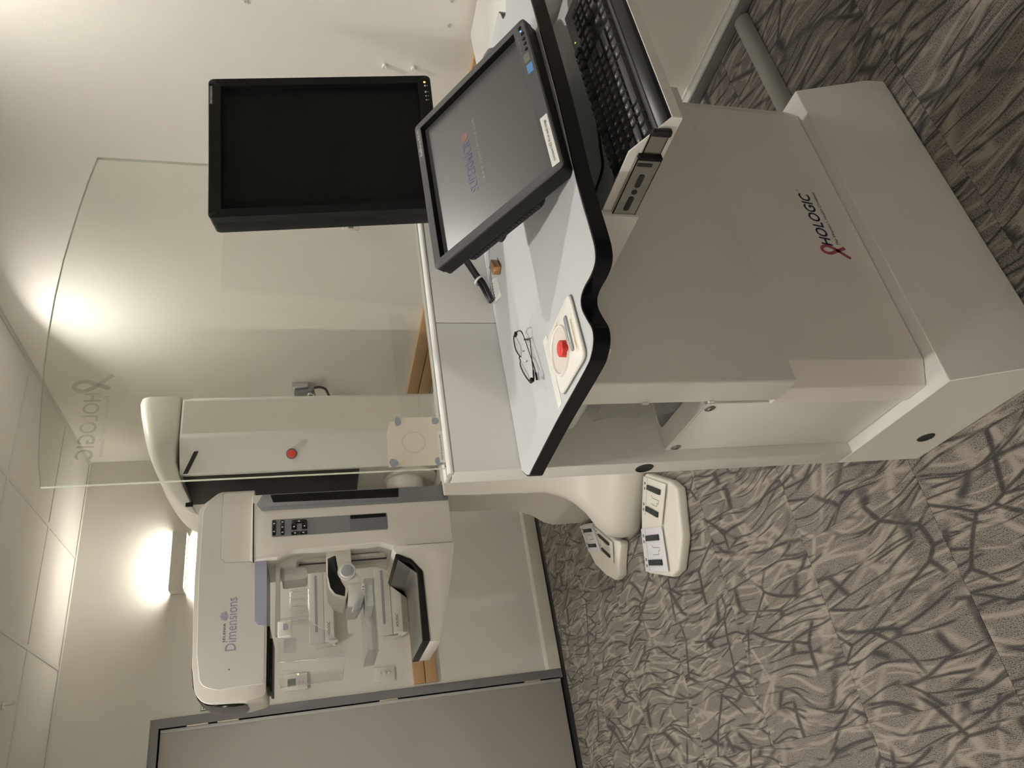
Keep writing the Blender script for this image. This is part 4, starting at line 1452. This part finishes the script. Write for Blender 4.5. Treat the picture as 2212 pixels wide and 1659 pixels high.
ft = [(1.000, 2.640, 0.004), (0.978, 2.625, 0.014), (0.968, 2.615, 0.035), (0.966, 2.615, 0.075), (0.972, 2.625, 0.110), (0.988, 2.645, 0.143), (1.032, 2.680, 0.174), (1.097, 2.720, 0.203), (1.161, 2.775, 0.25), (1.205, 2.835, 0.313),
      (1.230, 2.890, 0.377), (1.238, 2.940, 0.464), (1.245, 2.975, 0.54), (1.252, 3.005, 0.70), (1.26, 3.015, 0.84)]
obj('foot', loft([plan(*f) for f in ft]), 'gantry_cream', gm, angle=60)
# pivot between column and arm
obj('pivot_drum', lathe([(0.0, 0.0), (0.088, 0.0), (0.088, 0.060), (0.080, 0.10), (0.0, 0.10)], (1.45, GC - .03, 0.985), -X, 40), 'gantry_cream', gm)
obj('pivot_flange', lathe([(0.0, 0.0), (0.125, 0.0), (0.128, 0.012), (0.120, 0.020), (0.0, 0.020)], (1.449, GC - .03, 0.955), -X, 40), 'gantry_cream', gm)

AY0, AY1 = GC - .17, GC + .17
# C-arm upright
arm_p = fillet([(1.338, 0.812), (1.338, 1.665), (1.052, 1.665), (1.052, 1.56), (1.078, 1.50), (1.085, 1.13), (1.057, 1.06), (1.055, 0.8145)], [.02, .01, .005, .02, .05, .05, .03, .0], 5)
obj('arm', pxz(arm_p, AY0, AY1, 0.008, 3), 'gantry_cream', gm)
# dark grey spine with its long recess
sp1 = [(1.2620, 0.815), (1.3365, 0.815), (1.3365, 1.622), (1.292, 1.646), (1.2620, 1.624)]
obj('spine', pxz(sp1, AY0 - .0035, AY0 + .01, 0.0015), 'gantry_mid_grey', gm)
obj('spine_recess', pxz([(1.290, 1.040), (1.3325, 1.036), (1.3335, 1.590), (1.298, 1.578)], AY0 - .0042, AY0 - .0036), 'gantry_black', gm)
obj('spine_groove', pxz([(1.277, 0.85), (1.2785, 0.85), (1.2785, 1.60), (1.277, 1.60)], AY0 - .0042, AY0 - .0036), 'gantry_dark_grey', gm)
# control strip: grey panel, tray recess, buttons
cp = obj('control_strip', pxz(rrect(1.142, 1.096, 1.2195, 1.583, 0.008), AY0 - .0022, AY0 + .004, 0.0006, 1), 'gantry_mid_grey', gm)
obj('tray_recess', pxz(rrect(1.1455, 1.099, 1.2185, 1.259, 0.006), AY0 - .0030, AY0 - .0023), 'gantry_dark_grey', cp)
obj('tray_shade', pxz(rrect(1.200, 1.102, 1.2165, 1.256, 0.004), AY0 - .0034, AY0 - .0031), 'gantry_black', cp)
for zz in (1.573, 1.539):
    obj('button', pxz(rrect(1.1475, zz - .0075, 1.2155, zz + .0075, 0.007), AY0 - .0065, AY0 - .0022, 0.0015), 'gloss_black', cp)
ub = fillet([(1.168, 1.438), (1.212, 1.438), (1.212, 1.503), (1.168, 1.503), (1.168, 1.481), (1.195, 1.481), (1.195, 1.460), (1.168, 1.460)], [.002, .012, .012, .002, .002, .003, .003, .002], 4)
obj('button', pxz(ub, AY0 - .0065, AY0 - .0022, 0.0012), 'gloss_black', cp)
obj('button', pxz(rrect(1.1445, 1.472, 1.1605, 1.504, 0.003), AY0 - .0060, AY0 - .0022, 0.001), 'gloss_black', cp)
obj('button', pxz(rrect(1.1445, 1.438, 1.1605, 1.470, 0.003), AY0 - .0060, AY0 - .0022, 0.001), 'gloss_black', cp)
for bx, bz in ((1.20, 1.573), (1.165, 1.573), (1.205, 1.539), (1.182, 1.539), (1.159, 1.539), (1.204, 1.472), (1.181, 1.492), (1.181, 1.449), (1.152, 1.488), (1.152, 1.454)):
    ic = pxz([(bx - .004, bz - .0030), (bx + .004, bz - .0030), (bx + .004, bz - .0018), (bx - .004, bz - .0018)], AY0 - .0069, AY0 - .0066)
    ic = pxz([(bx - .0012, bz - .0018), (bx + .0012, bz - .0018), (bx + .0022, bz + .0034), (bx - .0022, bz + .0034)], AY0 - .0069, AY0 - .0066, bm=ic)
    obj('icon', ic, 'icon_white', cp)
# patient side of the arm: track with the black slot
obj('track_plate', box((1.066, GC - .055, 1.100), (1.0795, GC + .055, 1.49), 0.0012, 1), 'gantry_grey_white', gm)
obj('track_slot', box((1.0648, GC - .020, 1.095), (1.0662, GC - .002, 1.50)), 'gantry_black', gm)

# tube head
hd = fillet([(1.373, 1.655), (1.373, 1.800), (1.306, 1.879), (0.988, 1.879), (0.660, 1.868), (0.520, 1.848), (0.512, 1.669), (0.524, 1.599), (0.789, 1.599), (1.052, 1.604), (1.052, 1.655)],
            [.006, .05, .08, .0, .12, .11, .03, .018, .0, .012, .002], 8)
obj('tube_head', pxz(hd, GC - .14, GC + .14, 0.018, 4, ang=40), 'gantry_cream', gm, angle=45)
fpn = fillet([(1.365, 1.662), (1.365, 1.795), (1.300, 1.862), (0.988, 1.863), (0.700, 1.853), (0.585, 1.836), (0.562, 1.772), (0.567, 1.683), (0.566, 1.606), (1.047, 1.609), (1.047, 1.662)], [.004, .045, .07, 0, .05, .06, .03, .02, .004, .004, .002], 8)
obj('head_panel', pxz(fpn, GC - .1428, GC - .132, 0.0012, 1), 'gantry_grey_white', gm)
sdp = fillet([(1.3655, 1.6575), (1.3655, 1.785), (1.078, 1.782), (1.0575, 1.765), (1.0545, 1.6575)], [.002, .012, .02, .012, .002], 6)
sdg = [(1.2145 + (p[0] - 1.2145) * 1.009, 1.72 + (p[1] - 1.72) * 1.018) for p in sdp]
obj('panel_gap', pxz(sdg, GC - .1436, GC - .1427), 'gantry_dark_grey', gm)
obj('arm_gap', pxz([(1.045, 1.6515), (1.30, 1.6555), (1.30, 1.6600), (1.045, 1.6560)], AY0 - .0012, AY0 + .02), 'gantry_black', gm)
obj('service_panel', pxz(sdp, GC - .1445, GC - .1429, 0.0008, 1), 'gantry_cream', gm)
lil = fillet([(1.0525, 1.602), (1.0525, 1.6505), (0.806, 1.646), (0.789, 1.634), (0.784, 1.5985)], [.002, .004, .012, .012, .001], 5)
obj('lilac_pad', pxz(lil, GC - .1450, GC + .12, 0.0015, 1), 'lilac', gm)
# glossy black visor wrapped over the top and the patient end
vis = [(0.988, 1.8800), (0.741, 1.8730), (0.650, 1.8690), (0.590, 1.8610), (0.548, 1.8440), (0.522, 1.8120), (0.508, 1.7600), (0.5065, 1.715), (0.510, 1.680), (0.5145, 1.672)]
vb = bmesh.new()
rings = []
for i, p in enumerate(vis):
    hwid = [0.085, .105, .112, .114, .115, .115, .113, .108, .090, .060][i]
    q = Vector((p[0], 0, p[1]))
    a = Vector((vis[max(i - 1, 0)][0], 0, vis[max(i - 1, 0)][1]))
    c = Vector((vis[min(i + 1, len(vis) - 1)][0], 0, vis[min(i + 1, len(vis) - 1)][1]))
    d = (c - a).normalized()
    n = Vector((d.z, 0, -d.x))
    rings.append([q + n * o_ + Y * (GC + s_) for s_, o_ in ((-hwid, -.002), (-hwid * .97, .0035), (-hwid * .5, .0055), (hwid * .5, .0055), (hwid * .97, .0035), (hwid, -.002))])
obj('visor', loft(rings), 'gloss_black', gm, angle=50)
text('lettering', 'Dimensions', (0.7025, GC - .1428, 1.7125), X, Z, 0.207, 0.040, 'lilac_text', gm, bold=-0.004)
text('lettering', 'SELENIA', (0.736, GC - .1428, 1.7530), X, Z, 0.074, 0.0090, 'dark_text', gm, bold=0.01, spacing=1.2)
fl = bmesh.new()
for ang, rr in ((-0.15, 1), (0.75, 1), (1.57, 1.0), (2.4, 1), (3.3, 1)):
    c = Vector((0.838 + .010 * math.cos(ang), 0, 1.757 + .010 * math.sin(ang)))
    d = Vector((math.cos(ang), 0, math.sin(ang)))
    e = Vector((-d.z, 0, d.x))
    ringp = [c + d * (.0085 * math.cos(q)) + e * (.0065 * math.sin(q)) for q in [2 * PI * j / 14 for j in range(14)]]
    fl.faces.new([fl.verts.new((p.x, GC - .1433 - .00012 * ang, p.z)) for p in ringp])
obj('flower_emblem', fl, 'flower', gm)
obj('screw_dot', lathe([(0.0, .0006), (0.0022, .0006), (0.0026, 0.0)], (0.633, GC - .1428, 1.734), -Y, 10), 'gantry_black', gm)
text('lettering', 'ISC', (0.5218, GC - .112, 1.640), -Y, Z, 0.022, 0.012, 'dark_text', gm)
# collimator plates under the head
obj('collimator_plate', box((0.560, GC - .11, 1.589), (0.790, GC + .11, 1.5985), 0.001), 'gantry_black', gm)
obj('collimator_plate', box((0.545, GC - .09, 1.578), (0.745, GC + .09, 1.5885), 0.001), 'gantry_black', gm)

# detector and lower arm
low = fillet([(1.0545, 0.8145), (1.0545, 1.095), (1.012, 1.062), (0.985, 1.012), (0.935, 0.968), (0.865, 0.967), (0.647, 0.962), (0.647, 0.9185), (0.790, 0.876), (0.945, 0.837)], [.002, .03, .03, .03, .03, .02, .003, .012, .0, .06], 6)
obj('lower_arm', pxz(low, GC - .195, GC + .195, 0.006, 2, ang=40), 'gantry_cream', gm, angle=45)
band = fillet([(1.020, 1.078), (0.998, 1.068), (0.970, 1.010), (0.930, 0.9885), (0.645, 0.9915), (0.645, 0.9625), (0.935, 0.9665), (0.990, 1.010), (1.015, 1.060)], [.004, .01, .02, .02, .002, .002, .02, .03, .004], 5)
obj('detector_cover', pxz(band, GC - .203, GC + .203, 0.003, 2, ang=40), 'gantry_black', gm, angle=45)
obj('detector_top', pxz(fillet([(0.994, 1.064), (0.967, 1.0085), (0.929, 0.9893), (0.649, 0.9922), (0.649, 0.9934), (0.930, 0.9906), (0.969, 1.010), (0.996, 1.065)], 0), GC - .192, GC + .192), 'detector_grey', gm)
obj('arm_seam', pxz([(1.0535, 0.822), (1.0555, 0.822), (1.0575, 1.022), (1.0555, 1.022)], GC - .1954, GC - .1946), 'gantry_dark_grey', gm)
obj('end_cap', box((0.6435, GC - .190, 0.915), (0.6468, GC + .190, 0.9605), 0.001), 'plastic_white', gm)

# compression unit: bracket, motor body, knob, clamp, lever, clear paddle
br_ = fillet([(1.094, 1.568), (1.041, 1.576), (1.034, 1.486), (1.061, 1.483), (1.085, 1.438), (1.100, 1.438)], [.01, .02, .006, .01, .01, 0], 5)
obj('upper_bracket', pxz(br_, GC - .085, GC + .085, 0.004), 'gantry_grey_white', gm)
obj('upper_bracket', pxz(fillet([(1.040, 1.547), (0.985, 1.545), (0.988, 1.436), (1.040, 1.445)], [.002, .01, .02, .02], 4), GC - .06, GC + .06, 0.004), 'gantry_grey_white', gm)
obj('shield_rail', box((0.752, GC - .095, 1.551), (1.045, GC - .070, 1.569), 0.003), 'gantry_grey_white', gm)
cb = fillet([(1.085, 1.36), (1.085, 1.258), (1.010, 1.256), (0.990, 1.250), (0.945, 1.212), (0.924, 1.206), (0.924, 1.270), (0.872, 1.284), (0.872, 1.298), (0.888, 1.333), (0.922, 1.354), (0.975, 1.362), (1.040, 1.362)], [.002, .004, .02, .02, .02, .004, .01, .003, .01, .03, .03, .03, .02], 5)
cu_ = obj('compression_unit', pxz(cb, GC - .115, GC + .115, 0.006, 2, ang=40), 'gantry_cream', gm, angle=45)
cf = fillet([(1.048, 1.356), (1.062, 1.322), (1.000, 1.314), (0.950, 1.304), (0.915, 1.286), (0.880, 1.289), (0.895, 1.328), (0.922, 1.347), (0.975, 1.357)], [.004, .006, .03, .03, .02, .006, .02, .02, .0], 5)
obj('black_cover', pxz(cf, GC - .1175, GC + .1175, 0.002, 2, ang=40), 'gloss_black', cu_)
obj('knob', lathe([(0.0, 0.017), (0.026, 0.017), (0.0285, 0.014), (0.0300, 0.012), (0.0365, 0.012), (0.0380, 0.009), (0.038, 0.0)], (0.985, GC - .115, 1.278), -Y, 36), 'gantry_grey_white', cu_)
obj('knob_cap', lathe([(0.0, 0.0200), (0.018, 0.0190), (0.0255, 0.0175), (0.0255, 0.017)], (0.985, GC - .115, 1.278), -Y, 32), 'silver_plastic', cu_)
cl_ = fillet([(0.926, 1.272), (0.926, 1.204), (0.882, 1.206), (0.835, 1.235), (0.835, 1.280)], [.003, .003, .004, .01, .004], 4)
cm = obj('paddle_clamp', pxz(cl_, GC - .125, GC + .10, 0.004), 'gantry_grey_white', gm)
obj('icon_plate', pxz([(0.896, 1.2065), (0.924, 1.2065), (0.924, 1.219), (0.896, 1.219)], GC - .1262, GC - .1250), 'plastic_white', cm)
obj('icon', lathe([(0.0, 0.0004), (0.0045, 0.0004), (0.0045, 0.0)], (0.911, GC - .1262, 1.213), -Y, 14), 'lilac_text', cm)
for q in range(2):
    obj('icon', lathe([(0.0, 0.0004), (0.0022, 0.0004), (0.0022, 0.0)], (0.899, GC - .1262, 1.211 + .005 * q), -Y, 10), 'dark_text', cm)
obj('release_lever', pxz(fillet([(0.868, 1.211), (0.850, 1.250), (0.806, 1.266), (0.817, 1.229)], [.003, .015, .003, .003], 4), GC - .139, GC - .127, 0.003), 'silver_plastic', gm)


def clear_tray(name, x0, x1, y0, y1, z0, z1, t_, parent):
    """open clear tray: bottom plate and four thin walls, edges as sub-parts"""
    b = box((x0, y0, z0), (x1, y1, z0 + t_), 0.0008, 1)
    for lo, hi in (((x0, y0, z0 + t_), (x1, y0 + t_, z1)), ((x0, y1 - t_, z0 + t_), (x1, y1, z1)), ((x0, y0 + t_, z0 + t_), (x0 + t_, y1 - t_, z1)), ((x1 - t_, y0 + t_, z0 + t_), (x1, y1 - t_, z1))):
        b = box(lo, hi, 0.0006, 1, bm=b)
    o = obj(name, b, 'acrylic', parent)
    e = None
    for lo, hi in (((x0, y0 - .0004, z0), (x1, y0, z0 + .004)), ((x0 - .0004, y0, z0), (x0, y1, z0 + .004)), ((x0, y0 - .0004, z1 - .003), (x1, y0, z1)), ((x0 - .0004, y0, z1 - .003), (x0, y1, z1))):
        e = box(lo, hi, bm=e)
    obj('edge', e, 'acrylic_edge', o)
    return o


clear_tray('paddle', 0.640, 0.935, GC - .165, GC + .150, 1.166, 1.212, 0.003, gm)
obj('paddle_mount', box((0.835, GC - .10, 1.170), (0.925, GC + .08, 1.204), 0.003), 'bin_frosted', gm)
# face shield: a clear sheet bent back at the patient end, with its clip
shp = [(0.808, 1.555), (0.809, 1.505), (0.790, 1.440), (0.748, 1.378), (0.704, 1.328), (0.655, 1.302), (0.632, 1.300)]
fs = bmesh.new()
t_ = 0.003
front = [(0.808, 1.557)] + shp[1:] + [(0.640, 1.557)]
fsy = GC - .135
fs = prism(front, (0, fsy, 0), X, Z, Y, t_)
# bent flap going back
flap = fs
vsf = []
rings = []
for k_ in range(6):
    a = k_ / 5
    xx = 0.640 - 0.050 * math.sin(a * PI / 2)
    yy = fsy + 0.05 * (1 - math.cos(a * PI / 2))
    rings.append((xx, yy))
rings.append((0.588, fsy + .24))
prev = None
for xx, yy in rings:
    cur = [flap.verts.new((xx, yy, z)) for z in (1.302 + (0.640 - xx) * .05, 1.557)]
    if prev:
        flap.faces.new((prev[0], cur[0], cur[1], prev[1]))
    prev = cur
fo = obj('face_shield', flap, 'acrylic', gm)
eg = tube([(p[0], fsy - .0008, p[1]) for p in front[:8]] , 0.0012, 5, smooth=False)
eg = tube([(0.640, fsy - .0006, 1.300), (0.640, fsy - .0006, 1.557)], 0.0012, 5, bm=eg, smooth=False)
eg = tube([(0.588, fsy + .24, 1.304), (0.588, fsy + .24, 1.557)], 0.0012, 5, bm=eg, smooth=False)
eg = tube([(0.640, fsy, 1.300), (0.602, fsy + .02, 1.302), (0.588, fsy + .24, 1.304)], 0.0012, 5, bm=eg, smooth=False)
obj('edge', eg, 'acrylic_edge', fo)
sc_ = obj('shield_clip', pxz(rrect(0.732, 1.503, 0.796, 1.557, 0.006), fsy - .014, fsy - .002, 0.004), 'plastic_white', gm)
obj('clip_button', pxz(rrect(0.758, 1.518, 0.784, 1.537, 0.003), fsy - .0165, fsy - .0142, 0.0008, 1), 'lilac', sc_)
obj('label_patch', pxz(rrect(0.672, 1.488, 0.728, 1.534, 0.006), fsy - .0010, fsy - .0002), 'acrylic_edge', fo)

# ------------------------------------------------------------------ wall racks with spare paddles on the door wall
def rack(z0, z1, x0, x1, lab, lab2):
    t = thing('paddle_rack', ((x0 + x1) / 2, YD - .05, z0), lab, 'rack')
    yf = YD - .085
    h = z1 - z0
    obj('front_panel', pxz(rrect(x0, z0 + h * .42, x1, z1, 0.003), yf, yf + .012, 0.002), 'plastic_white', t)
    obj('lower_panel', pxz(rrect(x0 + .003, z0, x1, z0 + h * .41, 0.003), yf + .006, yf + .016, 0.002), 'plastic_white', t)
    obj('base_shelf', box((x0 - .006, yf + .018, z0 - .006), (x1, YD - .001, z0 + .012), 0.002), 'plastic_white', t)
    obj('end_plate', box((x0 - .010, yf + .018, z0 + .0125), (x0 - .002, YD - .001, z1 - .03), 0.002), 'plastic_white', t)
    obj('end_stop', pxz([(x0 - .012, z0 + .030), (x0 - .012, z0 - .002), (x0 + .004, z0 - .026), (x0 + .012, z0 + .030)], yf - .006, yf + .005, 0.001), 'plastic_white', t)
    obj('lilac_slot', pxz(rrect(x0 + .060, z0 + h * .66, x1 - .012, z0 + h * .77, 0.006), yf - .0010, yf + .001), 'lilac', t)
    text('lettering', 'HOLOGIC', (x0 + .042, yf + .006, z0 + h * .16), X, Z, 0.072, 0.015, 'dark_text', t, bold=0.01)
    return yf


yf = rack(1.306, 1.440, 0.966, 1.362, 'upper white paddle rack seen through the clear face shield', '')
yf = rack(0.920, 1.066, 0.972, 1.362, 'lower white paddle rack seen below the compression paddle', '')
for z0, z1, x0, x1, lab, nf in ((1.442, 1.545, 1.085, 1.290, 'clear plastic paddle standing in the upper wall rack', 5), (1.068, 1.115, 1.06, 1.21, 'clear plastic paddle standing in the lower wall rack', 3)):
    t = thing('spare_paddle', ((x0 + x1) / 2, YD - .05, z0), lab, 'paddle')
    obj('plate', pxz(rrect(x0, z0, x1, z1, 0.014), YD - .060, YD - .057, 0.0006, 1), 'acrylic', t)
    e = None
    for q in range(nf):
        xx = x0 + .02 + q * (x1 - x0 - .04) / max(nf - 1, 1)
        e = box((xx - .0018, YD - .068, z0 + .004), (xx + .0018, YD - .0605, z1 - .010), 0.0005, 1, bm=e)
    obj('ribs', e, 'acrylic_edge', t)
    obj('rim', box((x0 + .01, YD - .072, z0 + .001), (x1 - .01, YD - .0605, z0 + .006), 0.001, 1), 'acrylic_edge', t)

# ------------------------------------------------------------------ foot switches
def quad_prism(pts, th, m, name, parent, b=0.001):
    """plate on four (or more) 3D points, thickened upward"""
    P = [Vector(p) for p in pts]
    n = (P[1] - P[0]).cross(P[2] - P[0]).normalized()
    if n.z < 0:
        n = -n
    t = bmesh.new()
    lo = [t.verts.new(p) for p in P]
    hi = [t.verts.new(p + n * th) for p in P]
    k = len(P)
    t.faces.new(lo)
    t.faces.new(hi)
    for i in range(k):
        t.faces.new((lo[i], lo[(i + 1) % k], hi[(i + 1) % k], hi[i]))
    bmesh.ops.recalc_face_normals(t, faces=t.faces)
    bev(t, b, 2)
    return obj(name, t, m, parent)


def foot_switch(lab, outline, panels, lip):
    cx = sum(p[0] for p in outline) / len(outline)
    cy = sum(p[1] for p in outline) / len(outline)
    t = thing('foot_switch', (cx, cy, 0), lab, 'foot switch')
    obj('base', pxy(fillet(outline, .02, 4), 0.0015, 0.046, 0.012, 3), 'pedal_cream', t)
    for (pq, tint) in panels:
        A, B, Cc, D = [Vector(p) for p in pq]             # back-left, front-left, front-right, back-right of the plate
        pl_ = quad_prism([A, B, Cc, D], 0.004, tint, 'plate', t)
        n = (B - A).cross(D - A).normalized()
        if n.z < 0:
            n = -n

        def at(u, v):
            return A.lerp(D, u).lerp(B.lerp(Cc, u), v) + n * 0.0041
        for v0 in (0.14, 0.70):
            quad_prism([at(.26, v0), at(.26, v0 + .13), at(.84, v0 + .13), at(.84, v0)], 0.009, 'pedal_rubber', 'pedal', t, 0.002)
        quad_prism([at(.20, .02), at(.20, .98), at(.206, .98), at(.206, .02)], 0.0004, 'gantry_dark_grey', 'print_line', pl_, 0)
        for v0 in (.10, .24, .66, .80):
            quad_prism([at(.06, v0), at(.06, v0 + .07), at(.13, v0 + .07), at(.13, v0)], 0.0004, 'gantry_mid_grey', 'symbol', pl_, 0)
        lnw = []
        path = [(.45, .38), (.72, .38), (.72, .46), (.78, .46), (.78, .54), (.50, .54), (.44, .60)]
        for (u0_, v0_), (u1_, v1_) in zip(path[:-1], path[1:]):
            a, b_ = at(u0_, v0_), at(u1_, v1_)
            d = (b_ - a).normalized()
            s_ = n.cross(d) * 0.0012
            quad_prism([a - s_, a + s_, b_ + s_, b_ - s_], 0.0004, 'gantry_mid_grey', 'symbol', pl_, 0)
    return t


fz = 0.048
foot_switch('near white double foot switch with four black pedals beside the machine foot',
            [(1.150, 2.650), (1.020, 2.775), (0.960, 2.812), (0.782, 2.868), (0.700, 2.660), (0.705, 2.590), (0.800, 2.490), (0.980, 2.420), (1.030, 2.465)],
            [(((1.011, 2.758, fz), (1.137, 2.655, fz), (1.021, 2.476, fz + .006), (0.896, 2.601, fz + .006)), 'pedal_cream'),
             (((0.786, 2.857, fz), (0.956, 2.803, fz), (0.893, 2.604, fz + .006), (0.720, 2.648, fz + .006)), 'pedal_plate')], None)
foot_switch('far white double foot switch lying behind the machine foot, half hidden',
            [(1.245, 3.510), (1.085, 3.470), (1.000, 3.420), (0.915, 3.320), (0.858, 3.220), (0.862, 3.160), (0.900, 3.140), (0.990, 3.050), (1.020, 3.115), (1.150, 3.270), (1.185, 3.320)],
            [(((1.236, 3.503, fz), (1.078, 3.456, fz), (1.023, 3.291, fz + .004), (1.176, 3.322, fz + .004)), 'pedal_plate'),
             (((1.165, 3.318, fz), (1.020, 3.288, fz), (0.925, 3.172, fz + .004), (1.012, 3.126, fz + .004)), 'pedal_cream')], None)
fc = obj('foot_switch_cable', tube([(1.10, 2.72, 0.02), (1.13, 2.77, 0.006), (1.16, 2.83, 0.005), (1.12, 2.88, 0.005), (1.06, 2.84, 0.005), (1.045, 2.79, 0.012)], 0.004, 8), 'cable_black')
tag(fc, 'looped black cable on the carpet at the near foot switch', 'cable')
fc = obj('foot_switch_cable', tube([(1.235, 3.49, 0.02), (1.27, 3.53, 0.005), (1.33, 3.60, 0.005), (1.38, 3.70, 0.005), (1.45, 3.84, 0.005)], 0.004, 8), 'cable_black')
tag(fc, 'black cable running from the far foot switch behind the machine', 'cable')
